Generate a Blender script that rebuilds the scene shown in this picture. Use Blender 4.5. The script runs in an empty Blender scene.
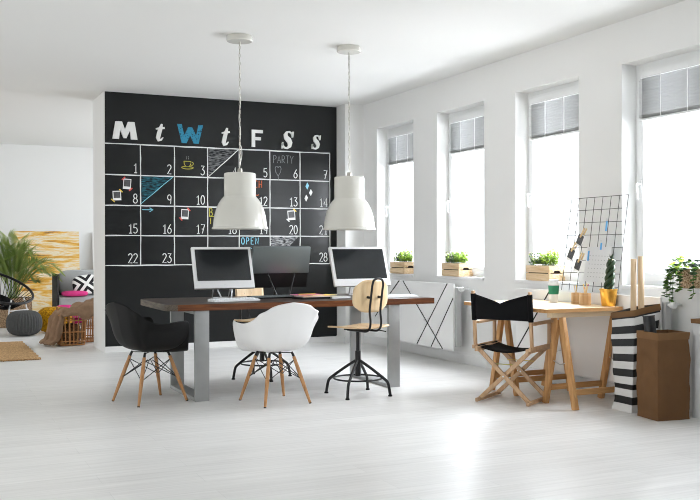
import bpy, bmesh, math, random
from mathutils import Vector, Matrix, noise
PI = math.pi
scene = bpy.context.scene
C = scene.collection
random.seed(7)

# ------------------------------------------------------------------ camera
RES = (700, 500)
cam_d = bpy.data.cameras.new('camera'); cam = bpy.data.objects.new('camera', cam_d); C.objects.link(cam)
cam_d.sensor_fit = 'HORIZONTAL'; cam_d.sensor_width = 36.0
cam_d.lens = 36.0 * 918.97 / 700.0
_yaw, _pitch, _roll = 0.4362, -0.0018, -0.0019
_f = Vector((math.sin(_yaw)*math.cos(_pitch), math.cos(_yaw)*math.cos(_pitch), math.sin(_pitch)))
_r = Vector((math.cos(_yaw), -math.sin(_yaw), 0)); _u = _r.cross(_f)
_r2 = _r*math.cos(_roll) + _u*math.sin(_roll); _u2 = -_r*math.sin(_roll) + _u*math.cos(_roll)
_m = Matrix((_r2, _u2, -_f)).transposed().to_4x4(); _m.translation = (0, 0, 1.25)
cam.matrix_world = _m
cam_d.clip_start = 0.05; cam_d.clip_end = 200
scene.camera = cam

# ------------------------------------------------------------------ world, daylight, added left fill, exposure
vs = scene.view_settings
vs.view_transform = 'Standard'; vs.look = 'None'; vs.gamma = 1.0; vs.use_curve_mapping = False
vs.exposure = 0.5
world = bpy.data.worlds.new('overcast_sky'); scene.world = world; world.use_nodes = True
bg = world.node_tree.nodes['Background']; bg.inputs[0].default_value = (0.93, 0.97, 1.0, 1); bg.inputs[1].default_value = 1.7

def daylight(name, loc, rot, sx, sz, power, col=(0.90, 0.94, 1.0)):
    l = bpy.data.lights.new(name, 'AREA'); l.shape = 'RECTANGLE'; l.size = sx; l.size_y = sz
    l.energy = power; l.color = col
    o = bpy.data.objects.new(name, l); C.objects.link(o); o.location = loc; o.rotation_euler = rot
    return o
WIN_Y = [10.107 - 1.523*k for k in range(8)]           # centres of the windows in the right wall
WIN_W, WIN_Z0, WIN_Z1 = 0.965, 0.9387, 2.7885
P_WIN = [108, 130, 138, 106, 12, 3, 3, 3]
for k, y in enumerate(WIN_Y):
    daylight('daylight_window', (6.05, y, 2.25), (0, PI/2-0.30, 0), 1.8, 0.95, P_WIN[k])
LOUNGE_Y = [12.98, 14.5, 16.02]
for y in LOUNGE_Y:
    daylight('daylight_lounge', (5.78, y, 1.87), (0, PI/2, 0), 1.8, 0.95, 46)
LEFT_Y = [0.5, 3.2, 5.9, 12.5, 15.5]
for y in LEFT_Y:  # soft fill lights added out of view to brighten the room from the left
    daylight('left_fill_light', (-4.4, y, 1.6), (0, -PI/2-0.32, 0), 2.4, 1.8, 6 if y > 10 else (4 if y < 2 else 24), (1.0, 0.97, 0.93))
cy = scene.cycles
cy.max_bounces = 12; cy.diffuse_bounces = 8; cy.glossy_bounces = 4; cy.transparent_max_bounces = 24
cy.use_denoising = True; cy.use_adaptive_sampling = False
cy.pixel_filter_type = 'BLACKMAN_HARRIS'; cy.filter_width = 1.0
cy.sample_clamp_indirect = 8.0
cy.caustics_reflective = False; cy.caustics_refractive = False

# ------------------------------------------------------------------ materials
def new_mat(name):
    m = bpy.data.materials.new(name); m.use_nodes = True
    return m, m.node_tree.nodes, m.node_tree.links, m.node_tree.nodes['Principled BSDF']
def plain(name, col, rough=0.5, metal=0.0, spec=0.5, var=0.0, scale=8.0, bump=0.0, bscale=60.0, coat=0.0, emit=None, subsurf=0):
    m, N, L, b = new_mat(name)
    b.inputs['Base Color'].default_value = (*col, 1); b.inputs['Roughness'].default_value = rough
    b.inputs['Metallic'].default_value = metal; b.inputs['Specular IOR Level'].default_value = spec
    if coat: b.inputs['Coat Weight'].default_value = coat; b.inputs['Coat Roughness'].default_value = 0.1
    tc = N.new('ShaderNodeTexCoord')
    nz = N.new('ShaderNodeTexNoise'); nz.inputs['Scale'].default_value = scale; nz.inputs['Detail'].default_value = 4
    L.new(tc.outputs['Object'], nz.inputs['Vector'])
    mx = N.new('ShaderNodeMix'); mx.data_type = 'RGBA'
    mx.inputs['A'].default_value = (*[c*(1-var) for c in col], 1); mx.inputs['B'].default_value = (*[min(1, c*(1+var)) for c in col], 1)
    L.new(nz.outputs['Fac'], mx.inputs['Factor']); L.new(mx.outputs['Result'], b.inputs['Base Color'])
    if bump:
        n2 = N.new('ShaderNodeTexNoise'); n2.inputs['Scale'].default_value = bscale; n2.inputs['Detail'].default_value = 3
        L.new(tc.outputs['Object'], n2.inputs['Vector'])
        bp = N.new('ShaderNodeBump'); bp.inputs['Strength'].default_value = bump; bp.inputs['Distance'].default_value = 0.01
        L.new(n2.outputs['Fac'], bp.inputs['Height']); L.new(bp.outputs['Normal'], b.inputs['Normal'])
    return m
def wood(name, c1, c2, axis='x', scale=6.0, stretch=12.0, rough=0.45, knots=False, c3=None, spec=0.4):
    m, N, L, b = new_mat(name)
    tc = N.new('ShaderNodeTexCoord'); mp = N.new('ShaderNodeMapping')
    s = [stretch]*3; s['xyz'.index(axis)] = 1.0
    mp.inputs['Scale'].default_value = s
    L.new(tc.outputs['Object'], mp.inputs['Vector'])
    nz = N.new('ShaderNodeTexNoise'); nz.inputs['Scale'].default_value = scale; nz.inputs['Detail'].default_value = 6; nz.inputs['Roughness'].default_value = 0.6; nz.inputs['Distortion'].default_value = 0.4
    L.new(mp.outputs['Vector'], nz.inputs['Vector'])
    cr = N.new('ShaderNodeValToRGB')
    cr.color_ramp.elements[0].position = 0.3; cr.color_ramp.elements[0].color = (*c1, 1)
    cr.color_ramp.elements[1].position = 0.7; cr.color_ramp.elements[1].color = (*c2, 1)
    if c3:
        e = cr.color_ramp.elements.new(0.5); e.color = (*c3, 1)
    L.new(nz.outputs['Fac'], cr.inputs['Fac']); L.new(cr.outputs['Color'], b.inputs['Base Color'])
    b.inputs['Roughness'].default_value = rough; b.inputs['Specular IOR Level'].default_value = spec
    bp = N.new('ShaderNodeBump'); bp.inputs['Strength'].default_value = 0.12; bp.inputs['Distance'].default_value = 0.003
    L.new(nz.outputs['Fac'], bp.inputs['Height']); L.new(bp.outputs['Normal'], b.inputs['Normal'])
    return m
def weave(name, c1, c2, scale=40.0, rough=0.8, bump=0.6):
    m, N, L, b = new_mat(name)
    tc = N.new('ShaderNodeTexCoord')
    w1 = N.new('ShaderNodeTexVoronoi'); w1.inputs['Scale'].default_value = scale
    L.new(tc.outputs['Object'], w1.inputs['Vector'])
    cr = N.new('ShaderNodeValToRGB'); cr.color_ramp.elements[0].color = (*c2, 1); cr.color_ramp.elements[1].color = (*c1, 1)
    cr.color_ramp.elements[0].position = 0.15; cr.color_ramp.elements[1].position = 0.75
    L.new(w1.outputs['Distance'], cr.inputs['Fac']); L.new(cr.outputs['Color'], b.inputs['Base Color'])
    b.inputs['Roughness'].default_value = rough; b.inputs['Specular IOR Level'].default_value = 0.2
    bp = N.new('ShaderNodeBump'); bp.inputs['Strength'].default_value = bump; bp.inputs['Distance'].default_value = 0.01; bp.invert = True
    L.new(w1.outputs['Distance'], bp.inputs['Height']); L.new(bp.outputs['Normal'], b.inputs['Normal'])
    return m

M_wall = plain('white_wall_paint', (0.82, 0.82, 0.81), 0.75, var=0.012, scale=1.5, bump=0.03, bscale=120, spec=0.3)
M_ceil = plain('white_ceiling_paint', (0.76, 0.76, 0.745), 0.85, var=0.01, scale=1.0, spec=0.2)
M_trim = plain('white_gloss_trim', (0.84, 0.84, 0.84), 0.35, var=0.01)
M_frame = plain('white_window_plastic', (0.80, 0.81, 0.81), 0.3, var=0.01)
M_sill = plain('white_sill', (0.84, 0.84, 0.84), 0.3, var=0.01)

def floor_material():
    m, N, L, b = new_mat('pale_grey_wood_floor')
    tc = N.new('ShaderNodeTexCoord')
    br = N.new('ShaderNodeTexBrick')
    br.inputs['Scale'].default_value = 1.0; br.inputs['Brick Width'].default_value = 1.38; br.inputs['Row Height'].default_value = 0.192
    br.inputs['Mortar Size'].default_value = 0.0016; br.inputs['Mortar Smooth'].default_value = 0.3; br.offset = 0.37
    br.inputs['Color1'].default_value = (0.76, 0.755, 0.745, 1); br.inputs['Color2'].default_value = (0.81, 0.805, 0.795, 1)
    br.inputs['Mortar'].default_value = (0.68, 0.68, 0.67, 1)
    L.new(tc.outputs['Object'], br.inputs['Vector'])
    mp = N.new('ShaderNodeMapping'); mp.inputs['Scale'].default_value = (0.7, 16, 1); L.new(tc.outputs['Object'], mp.inputs['Vector'])
    nz = N.new('ShaderNodeTexNoise'); nz.inputs['Scale'].default_value = 2.2; nz.inputs['Detail'].default_value = 6; nz.inputs['Roughness'].default_value = 0.65
    L.new(mp.outputs['Vector'], nz.inputs['Vector'])
    cr = N.new('ShaderNodeValToRGB'); cr.color_ramp.elements[0].color = (0.88, 0.88, 0.87, 1); cr.color_ramp.elements[1].color = (1.08, 1.08, 1.08, 1)
    cr.color_ramp.elements[0].position = 0.3; cr.color_ramp.elements[1].position = 0.7
    L.new(nz.outputs['Fac'], cr.inputs['Fac'])
    mx = N.new('ShaderNodeMix'); mx.data_type = 'RGBA'; mx.blend_type = 'MULTIPLY'; mx.inputs['Factor'].default_value = 1
    L.new(br.outputs['Color'], mx.inputs['A']); L.new(cr.outputs['Color'], mx.inputs['B']); L.new(mx.outputs['Result'], b.inputs['Base Color'])
    rr = N.new('ShaderNodeMapRange'); rr.inputs['To Min'].default_value = 0.30; rr.inputs['To Max'].default_value = 0.42
    L.new(nz.outputs['Fac'], rr.inputs['Value']); L.new(rr.outputs['Result'], b.inputs['Roughness'])
    b.inputs['Specular IOR Level'].default_value = 0.5
    bp = N.new('ShaderNodeBump'); bp.inputs['Strength'].default_value = 0.08; bp.inputs['Distance'].default_value = 0.002
    L.new(nz.outputs['Fac'], bp.inputs['Height']); L.new(bp.outputs['Normal'], b.inputs['Normal'])
    return m
M_floor = floor_material()

def glass_material():
    m, N, L, b = new_mat('window_glass')
    N.remove(b); out = N['Material Output']
    tr = N.new('ShaderNodeBsdfTransparent'); gl = N.new('ShaderNodeBsdfGlossy'); gl.inputs['Roughness'].default_value = 0.02
    lw = N.new('ShaderNodeLayerWeight'); lw.inputs['Blend'].default_value = 0.5
    pw = N.new('ShaderNodeMath'); pw.operation = 'POWER'; pw.inputs[1].default_value = 5.0; L.new(lw.outputs['Facing'], pw.inputs[0])
    fr = N.new('ShaderNodeMath'); fr.operation = 'MULTIPLY_ADD'; fr.inputs[1].default_value = 0.5; fr.inputs[2].default_value = 0.03; L.new(pw.outputs[0], fr.inputs[0])
    mx = N.new('ShaderNodeMixShader'); L.new(fr.outputs[0], mx.inputs['Fac']); L.new(tr.outputs[0], mx.inputs[1]); L.new(gl.outputs[0], mx.inputs[2])
    L.new(mx.outputs[0], out.inputs['Surface'])
    return m
M_glass = glass_material()

def translucent(name, col, tcol, fac=0.4):
    m, N, L, b = new_mat(name)
    out = N['Material Output']; tl = N.new('ShaderNodeBsdfTranslucent'); tl.inputs['Color'].default_value = (*tcol, 1)
    b.inputs['Base Color'].default_value = (*col, 1); b.inputs['Roughness'].default_value = 0.6
    mx = N.new('ShaderNodeMixShader'); mx.inputs['Fac'].default_value = fac
    L.new(b.outputs[0], mx.inputs[1]); L.new(tl.outputs[0], mx.inputs[2]); L.new(mx.outputs[0], out.inputs['Surface'])
    return m
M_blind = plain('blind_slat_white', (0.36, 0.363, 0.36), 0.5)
M_cord = plain('white_cord', (0.85, 0.85, 0.85), 0.6)

def chalkboard_material():
    m, N, L, b = new_mat('chalkboard_paint')
    tc = N.new('ShaderNodeTexCoord'); nz = N.new('ShaderNodeTexNoise'); nz.inputs['Scale'].default_value = 1.6; nz.inputs['Detail'].default_value = 5
    mp = N.new('ShaderNodeMapping'); mp.inputs['Scale'].default_value = (1, 1, 2); L.new(tc.outputs['Object'], mp.inputs['Vector']); L.new(mp.outputs['Vector'], nz.inputs['Vector'])
    cr = N.new('ShaderNodeValToRGB'); cr.color_ramp.elements[0].color = (0.0045, 0.0052, 0.0055, 1); cr.color_ramp.elements[1].color = (0.010, 0.0118, 0.0125, 1)
    L.new(nz.outputs['Fac'], cr.inputs['Fac']); L.new(cr.outputs['Color'], b.inputs['Base Color'])
    b.inputs['Roughness'].default_value = 0.30; b.inputs['Specular IOR Level'].default_value = 0.4
    return m
M_board = chalkboard_material()
def chalk(name, col, density=0.5, scale=90.0):
    """chalk strokes: grains of chalk colour over the dark board paint"""
    m, N, L, b = new_mat(name)
    tc = N.new('ShaderNodeTexCoord'); nz = N.new('ShaderNodeTexNoise'); nz.inputs['Scale'].default_value = scale; nz.inputs['Detail'].default_value = 3
    L.new(tc.outputs['Object'], nz.inputs['Vector'])
    cr = N.new('ShaderNodeValToRGB'); cr.color_ramp.elements[0].color = (0.02, 0.022, 0.024, 1); cr.color_ramp.elements[1].color = (*col, 1)
    cr.color_ramp.elements[0].position = 0.5-0.18*density-0.08; cr.color_ramp.elements[1].position = max(0.52-0.3*density+0.08, 0.3)
    L.new(nz.outputs['Fac'], cr.inputs['Fac']); L.new(cr.outputs['Color'], b.inputs['Base Color'])
    b.inputs['Roughness'].default_value = 0.9; b.inputs['Specular IOR Level'].default_value = 0.1
    return m
def hatch(name, col, angle):
    m, N, L, b = new_mat(name)
    tc = N.new('ShaderNodeTexCoord'); mp = N.new('ShaderNodeMapping'); mp.inputs['Rotation'].default_value = (0, angle, 0); mp.inputs['Scale'].default_value = (18, 18, 80)
    nz = N.new('ShaderNodeTexNoise'); nz.inputs['Scale'].default_value = 1.0; nz.inputs['Detail'].default_value = 3
    L.new(tc.outputs['Object'], mp.inputs['Vector']); L.new(mp.outputs['Vector'], nz.inputs['Vector'])
    cr = N.new('ShaderNodeValToRGB'); cr.color_ramp.elements[0].color = (0.02, 0.022, 0.024, 1); cr.color_ramp.elements[1].color = (*col, 1)
    cr.color_ramp.elements[0].position = 0.40; cr.color_ramp.elements[1].position = 0.66
    L.new(nz.outputs['Fac'], cr.inputs['Fac']); L.new(cr.outputs['Color'], b.inputs['Base Color'])
    b.inputs['Roughness'].default_value = 0.9; b.inputs['Specular IOR Level'].default_value = 0.1
    return m
M_chalk = chalk('white_chalk', (0.78, 0.79, 0.78), 0.9)
M_chalk_dim = chalk('faint_grey_chalk', (0.25, 0.26, 0.27), 0.6)
M_chalk_blue = chalk('blue_chalk', (0.05, 0.27, 0.42), 0.55, 70)
M_chalk_sky = chalk('sky_blue_chalk', (0.25, 0.6, 0.75), 0.9)
M_chalk_yellow = chalk('yellow_chalk', (0.55, 0.5, 0.08), 0.7)
M_chalk_orange = chalk('orange_chalk', (0.65, 0.16, 0.06), 0.7)
M_hatch_grey = hatch('grey_chalk_hatching', (0.22, 0.225, 0.23), 0.7)
M_hatch_white = hatch('white_chalk_hatching', (0.50, 0.51, 0.52), 0.5)
M_hatch_teal = hatch('teal_chalk_hatching', (0.035, 0.17, 0.22), 0.7)

M_letter = plain('white_letter_board', (0.82, 0.82, 0.80), 0.5)
M_enamel = plain('cream_white_enamel', (0.66, 0.65, 0.60), 0.25, var=0.01, coat=0.4)
M_chrome = plain('steel_chain', (0.42, 0.40, 0.35), 0.35, metal=0.8)
M_cable = plain('white_cable', (0.75, 0.74, 0.70), 0.5)

M_table_top = wood('dark_walnut_top', (0.018, 0.011, 0.008), (0.075, 0.043, 0.028), 'x', 5, 14, 0.38, c3=(0.038, 0.022, 0.015))
M_table_edge = wood('reddish_timber_edge', (0.07, 0.020, 0.007), (0.24, 0.085, 0.028), 'x', 4, 16, 0.4, c3=(0.14, 0.045, 0.015))
M_table_end = wood('weathered_board_end', (0.05, 0.04, 0.032), (0.20, 0.16, 0.12), 'y', 6, 14, 0.6)
M_leg_steel = plain('galvanised_grey_steel', (0.40, 0.41, 0.41), 0.42, metal=0.5, var=0.10, scale=14)
M_blackplastic = plain('black_matte_plastic', (0.005, 0.005, 0.0053), 0.5, spec=0.2)
M_whiteplastic = plain('white_shell_plastic', (0.86, 0.86, 0.86), 0.3)
M_beech = wood('beech_dowel', (0.36, 0.17, 0.06), (0.56, 0.30, 0.13), 'z', 5, 10, 0.4)
M_blackmetal = plain('black_metal', (0.012, 0.012, 0.013), 0.38, metal=0.3)
M_ply = wood('plywood_seat', (0.58, 0.36, 0.17), (0.86, 0.68, 0.44), 'z', 1.1, 7, 0.35, c3=(0.78, 0.57, 0.33))
M_ply_seat = wood('plywood_seat_flat', (0.55, 0.33, 0.16), (0.82, 0.62, 0.40), 'y', 2, 9, 0.3, c3=(0.72, 0.50, 0.29))
M_monwhite = plain('white_monitor_plastic', (0.84, 0.85, 0.86), 0.25)
M_screen = plain('dark_glossy_screen', (0.014, 0.017, 0.020), 0.22, spec=0.6)
M_monback = plain('charcoal_monitor_back', (0.21, 0.245, 0.255), 0.34, metal=0.55, spec=0.6)
M_monback2 = plain('black_monitor_panel', (0.010, 0.010, 0.011), 0.45)
M_silver = plain('brushed_silver', (0.65, 0.66, 0.68), 0.35, metal=0.9)
M_key = plain('light_keycaps', (0.72, 0.74, 0.76), 0.4)
M_paper = plain('white_paper', (0.85, 0.85, 0.84), 0.8)
M_pine = wood('pale_pine', (0.60, 0.36, 0.16), (0.80, 0.58, 0.34), 'z', 3, 12, 0.5, c3=(0.72, 0.48, 0.25))
M_pine_leg = wood('honey_pine_leg', (0.42, 0.20, 0.065), (0.66, 0.38, 0.16), 'z', 3, 12, 0.5)
M_pine_bar = wood('honey_pine_bar', (0.42, 0.20, 0.065), (0.66, 0.38, 0.16), 'x', 3, 12, 0.5)
M_pine_x = wood('pale_pine_top', (0.66, 0.47, 0.27), (0.84, 0.70, 0.50), 'y', 3, 12, 0.45, c3=(0.78, 0.60, 0.38))
M_pine_beam = wood('pale_pine_beam', (0.74, 0.56, 0.36), (0.88, 0.74, 0.54), 'x', 3, 12, 0.45)
M_crate = wood('raw_crate_wood', (0.55, 0.36, 0.18), (0.80, 0.62, 0.42), 'y', 4, 14, 0.7, c3=(0.70, 0.52, 0.32))
M_chairwood = wood('light_beech_frame', (0.46, 0.28, 0.15), (0.64, 0.43, 0.26), 'z', 4, 10, 0.45)
M_blackcanvas = plain('black_canvas', (0.008, 0.008, 0.009), 0.9, spec=0.15, bump=0.15, bscale=200)
M_wire = plain('dark_wire', (0.03, 0.03, 0.032), 0.45, metal=0.5)
M_gold = plain('hammered_gold', (0.85, 0.46, 0.08), 0.28, metal=0.85, var=0.15, scale=40, bump=0.3, bscale=35)
M_soil = plain('dark_soil', (0.03, 0.02, 0.014), 0.95, var=0.4, scale=50, bump=0.6, bscale=70)
M_darkleaf = plain('dark_green_leaf', (0.018, 0.045, 0.016), 0.35, var=0.5, scale=30)
M_leaf = translucent('mid_green_leaf', (0.06, 0.15, 0.03), (0.20, 0.34, 0.06), 0.3)
M_lime = translucent('lime_leaf', (0.26, 0.42, 0.05), (0.55, 0.72, 0.12), 0.45)
M_bluegreen = plain('grey_green_leaf', (0.10, 0.16, 0.13), 0.5, var=0.3)
M_deepleaf = plain('deep_green_leaf', (0.045, 0.11, 0.03), 0.4, var=0.5, scale=30)
M_flower = plain('pale_pink_flower', (0.82, 0.70, 0.66), 0.6)
M_kraft = plain('brown_kraft_paper', (0.155, 0.078, 0.032), 0.7, var=0.12, scale=6, bump=0.35, bscale=14, spec=0.25)
M_kraft_rim = plain('kraft_paper_cuff', (0.20, 0.105, 0.045), 0.7, var=0.12, scale=10, bump=0.3, bscale=20, spec=0.25)
M_whitebag = plain('white_paper_bag', (0.66, 0.67, 0.68), 0.7, var=0.05, bump=0.35, bscale=14, spec=0.25)
M_tube = plain('black_tube', (0.012, 0.013, 0.015), 0.35)
M_roll = wood('kraft_roll', (0.50, 0.34, 0.19), (0.72, 0.54, 0.34), 'z', 3, 8, 0.6)
M_wicker = weave('wicker', (0.50, 0.30, 0.14), (0.14, 0.07, 0.025), 55)
M_wicker_pale = weave('pale_wicker', (0.74, 0.56, 0.38), (0.26, 0.15, 0.07), 70)
M_rattan = plain('rattan_cane', (0.42, 0.19, 0.06), 0.5, var=0.25, scale=30)
M_blanket = plain('brown_wool_blanket', (0.30, 0.195, 0.125), 0.95, var=0.3, scale=14, bump=0.7, bscale=60, spec=0.1)
M_greyknit = plain('grey_knit', (0.105, 0.107, 0.108), 0.95, var=0.2, scale=40, bump=0.8, bscale=70, spec=0.1)
M_yellowknit = weave('mustard_knit', (0.66, 0.34, 0.01), (0.28, 0.12, 0.003), 36, 0.95, 0.9)
M_sofa = plain('grey_sofa_cloth', (0.42, 0.43, 0.43), 0.95, var=0.08, scale=60, bump=0.25, bscale=220, spec=0.15)
M_sofa_dark = plain('dark_sofa_side', (0.06, 0.06, 0.06), 0.9, spec=0.15)
M_pink = plain('hot_pink_cloth', (0.62, 0.05, 0.22), 0.9, var=0.12, scale=20, bump=0.3, bscale=80, spec=0.15)
M_jute = weave('jute', (0.62, 0.40, 0.20), (0.30, 0.17, 0.07), 45, 0.95, 0.9)
M_white_metal = plain('white_metal', (0.82, 0.82, 0.82), 0.35)
M_green_sleeve = plain('green_cup_sleeve', (0.02, 0.24, 0.12), 0.6)
M_pencil = plain('pencil_wood', (0.78, 0.58, 0.30), 0.5)
M_blueclip = plain('blue_clip', (0.12, 0.42, 0.78), 0.4)
M_photo_dark = plain('photo_print', (0.08, 0.08, 0.085), 0.4, var=0.9, scale=35)
M_yellow_tape = plain('yellow_tape', (0.8, 0.6, 0.1), 0.6)
M_red_tape = plain('red_tape', (0.75, 0.1, 0.08), 0.6)
M_sticker_white = plain('white_magnet', (0.85, 0.85, 0.85), 0.4)
M_sticker_blue = plain('light_blue_magnet', (0.30, 0.66, 0.82), 0.4)
M_rad = plain('white_radiator_enamel', (0.90, 0.90, 0.90), 0.22)
M_rad_side = plain('grey_radiator_side', (0.50, 0.51, 0.51), 0.4)
M_blackline = plain('black_line', (0.01, 0.01, 0.01), 0.5)

# ------------------------------------------------------------------ mesh helpers
class MB:
    def __init__(s): s.bm = bmesh.new(); s.mats = []
    def mi(s, m):
        if m is None: return 0
        if m not in s.mats: s.mats.append(m)
        return s.mats.index(m)
    def face(s, vs_, mi=0):
        try:
            f = s.bm.faces.new(vs_); f.material_index = mi; f.smooth = True; return f
        except ValueError: return None
    def box(s, x0, x1, y0, y1, z0, z1, mat=None, M=None, bev=0.0):
        mi = s.mi(mat)
        ps = [Vector((x, y, z)) for x in (x0, x1) for y in (y0, y1) for z in (z0, z1)]
        if M is not None: ps = [M @ p for p in ps]
        v = [s.bm.verts.new(p) for p in ps]
        fs = [s.face([v[i] for i in q], mi) for q in ((0,1,3,2),(4,6,7,5),(0,4,5,1),(2,3,7,6),(0,2,6,4),(1,5,7,3))]
        if bev > 0:
            es = list({e for f in fs for e in f.edges})
            r = bmesh.ops.bevel(s.bm, geom=es, offset=bev, segments=2, affect='EDGES', profile=0.6)
            for f in r['faces']: f.material_index = mi; f.smooth = True
        return s
    def bar(s, a, b, w, d, mat=None, up=(0, 0, 1), bev=0.0):
        """rectangular bar from a to b; w across, d along 'up'"""
        a, b = Vector(a), Vector(b); z = (b-a); L = z.length; z.normalize()
        upv = Vector(up)
        if abs(z.dot(upv)) > 0.98: upv = Vector((0, 1, 0))
        x = upv.cross(z).normalized(); y = z.cross(x)
        M = Matrix((x, y, z)).transposed().to_4x4(); M.translation = a
        return s.box(-w/2, w/2, -d/2, d/2, 0, L, mat, M, bev)
    def tube(s, pts, r, n=8, mat=None, closed=False, cap=True):
        mi = s.mi(mat); pts = [Vector(p) for p in pts]
        rs = r if isinstance(r, (list, tuple)) else [r]*len(pts)
        rings = []; prev = None; m = len(pts)
        for i, p in enumerate(pts):
            if closed: t = (pts[(i+1) % m]-pts[i-1])
            else: t = pts[min(i+1, m-1)]-pts[max(i-1, 0)]
            if t.length < 1e-9: t = Vector((0, 0, 1))
            t.normalize()
            if prev is None:
                ref = Vector((0, 0, 1)) if abs(t.z) < 0.9 else Vector((1, 0, 0))
                x = ref.cross(t).normalized()
            else:
                x = prev - t*prev.dot(t)
                if x.length < 1e-6: x = Vector((1, 0, 0)).cross(t)
                x.normalize()
            prev = x; y = t.cross(x)
            rings.append([s.bm.verts.new(p + (x*math.cos(2*PI*k/n) + y*math.sin(2*PI*k/n))*rs[i]) for k in range(n)])
        for i in range(m if closed else m-1):
            a, b = rings[i], rings[(i+1) % m]
            for k in range(n): s.face([a[k], a[(k+1) % n], b[(k+1) % n], b[k]], mi)
        if cap and not closed:
            s.face(list(reversed(rings[0])), mi); s.face(rings[-1], mi)
        return s
    def lathe(s, prof, n=32, c=(0, 0, 0), mat=None, caps=(False, False)):
        mi = s.mi(mat); rings = []
        for r, z in prof: rings.append([s.bm.verts.new((c[0]+r*math.cos(2*PI*k/n), c[1]+r*math.sin(2*PI*k/n), c[2]+z)) for k in range(n)])
        for a, b in zip(rings, rings[1:]):
            for k in range(n): s.face([a[k], a[(k+1) % n], b[(k+1) % n], b[k]], mi)
        if caps[0]: s.face(list(reversed(rings[0])), mi)
        if caps[1]: s.face(rings[-1], mi)
        return s
    def prism(s, poly, y0, y1, mat=None, M=None):
        """poly of (x, z) extruded along y"""
        mi = s.mi(mat)
        T = (lambda p: M @ Vector(p)) if M is not None else (lambda p: Vector(p))
        a = [s.bm.verts.new(T((x, y0, z))) for x, z in poly]; b = [s.bm.verts.new(T((x, y1, z))) for x, z in poly]
        s.face(a, mi); s.face(list(reversed(b)), mi)
        for i in range(len(poly)):
            j = (i+1) % len(poly); s.face([a[j], a[i], b[i], b[j]], mi)
        return s
    def ribbon(s, pts, ws, y0, y1, mat=None):
        """variable-width stroke in the x-z plane, extruded along y"""
        pts = [Vector((p[0], 0, p[1])) for p in pts]
        if not isinstance(ws, (list, tuple)): ws = [ws]*len(pts)
        L, R_ = [], []
        for i, p in enumerate(pts):
            t = (pts[min(i+1, len(pts)-1)]-pts[max(i-1, 0)]).normalized(); nn = Vector((-t.z, 0, t.x))
            L.append(p+nn*ws[i]/2); R_.append(p-nn*ws[i]/2)
        mi = s.mi(mat); mk = lambda p, y: s.bm.verts.new((p.x, y, p.z))
        la = [mk(p, y0) for p in L]; ra = [mk(p, y0) for p in R_]; lb = [mk(p, y1) for p in L]; rb = [mk(p, y1) for p in R_]
        for i in range(len(pts)-1):
            s.face([la[i], la[i+1], ra[i+1], ra[i]], mi); s.face([lb[i], rb[i], rb[i+1], lb[i+1]], mi)
            s.face([la[i], lb[i], lb[i+1], la[i+1]], mi); s.face([ra[i], ra[i+1], rb[i+1], rb[i]], mi)
        s.face([la[0], ra[0], rb[0], lb[0]], mi); s.face([la[-1], lb[-1], rb[-1], ra[-1]], mi)
        return s
    def grid(s, P, mat=None, closed_u=False):
        mi = s.mi(mat); V = [[s.bm.verts.new(p) for p in row] for row in P]
        nu = len(V)
        for i in range(nu if closed_u else nu-1):
            a, b = V[i], V[(i+1) % nu]
            for j in range(len(a)-1): s.face([a[j], b[j], b[j+1], a[j+1]], mi)
        return s
    def ball(s, c, rx, ry=None, rz=None, nu=20, nv=12, mat=None, p=2.0, M=None):
        ry = ry or rx; rz = rz or rx
        sp = lambda v: math.copysign(abs(v)**(2/p), v)
        rows = []
        for i in range(nu):
            a = 2*PI*i/nu; row = []
            for j in range(nv+1):
                b = -PI/2 + PI*j/nv; b = max(min(b, PI/2-1e-3), -PI/2+1e-3)
                q = Vector((rx*sp(math.cos(a))*sp(math.cos(b)), ry*sp(math.sin(a))*sp(math.cos(b)), rz*sp(math.sin(b))))
                if M is not None: q = M @ q
                row.append(Vector(c)+q)
            rows.append(row)
        return s.grid(rows, mat, closed_u=True)
    def leaf(s, base, tip, w, up=(0, 0, 1), mat=None, fold=0.25):
        base, tip = Vector(base), Vector(tip); t = tip-base; x = t.cross(Vector(up))
        if x.length < 1e-6: x = Vector((1, 0, 0))
        x.normalize(); n = x.cross(t).normalized(); mi = s.mi(mat)
        a = s.bm.verts.new(base); b = s.bm.verts.new(tip); m1 = s.bm.verts.new(base+t*0.45+n*w*-fold)
        l = s.bm.verts.new(base+t*0.42+x*w/2); r = s.bm.verts.new(base+t*0.42-x*w/2)
        s.face([a, m1, l], mi); s.face([l, m1, b], mi); s.face([a, r, m1], mi); s.face([r, b, m1], mi)
        return s
    def build(s, name, mat=None, parent=None, angle=35, loc=None, rot=None, solid=0.0, subsurf=0, weld=False, flip=True):
        if weld: bmesh.ops.remove_doubles(s.bm, verts=s.bm.verts, dist=1e-4)
        if flip: bmesh.ops.recalc_face_normals(s.bm, faces=s.bm.faces)
        me = bpy.data.meshes.new(name); s.bm.to_mesh(me); s.bm.free()
        for m in ([mat] if mat is not None and not s.mats else s.mats): me.materials.append(m)
        me.set_sharp_from_angle(angle=math.radians(angle))
        o = bpy.data.objects.new(name, me); C.objects.link(o)
        if parent: o.parent = parent
        if loc: o.location = loc
        if rot: o.rotation_euler = rot
        if solid: md = o.modifiers.new('thickness', 'SOLIDIFY'); md.thickness = solid; md.offset = 0
        if subsurf: md = o.modifiers.new('smooth', 'SUBSURF'); md.levels = subsurf; md.render_levels = subsurf
        return o

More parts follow.
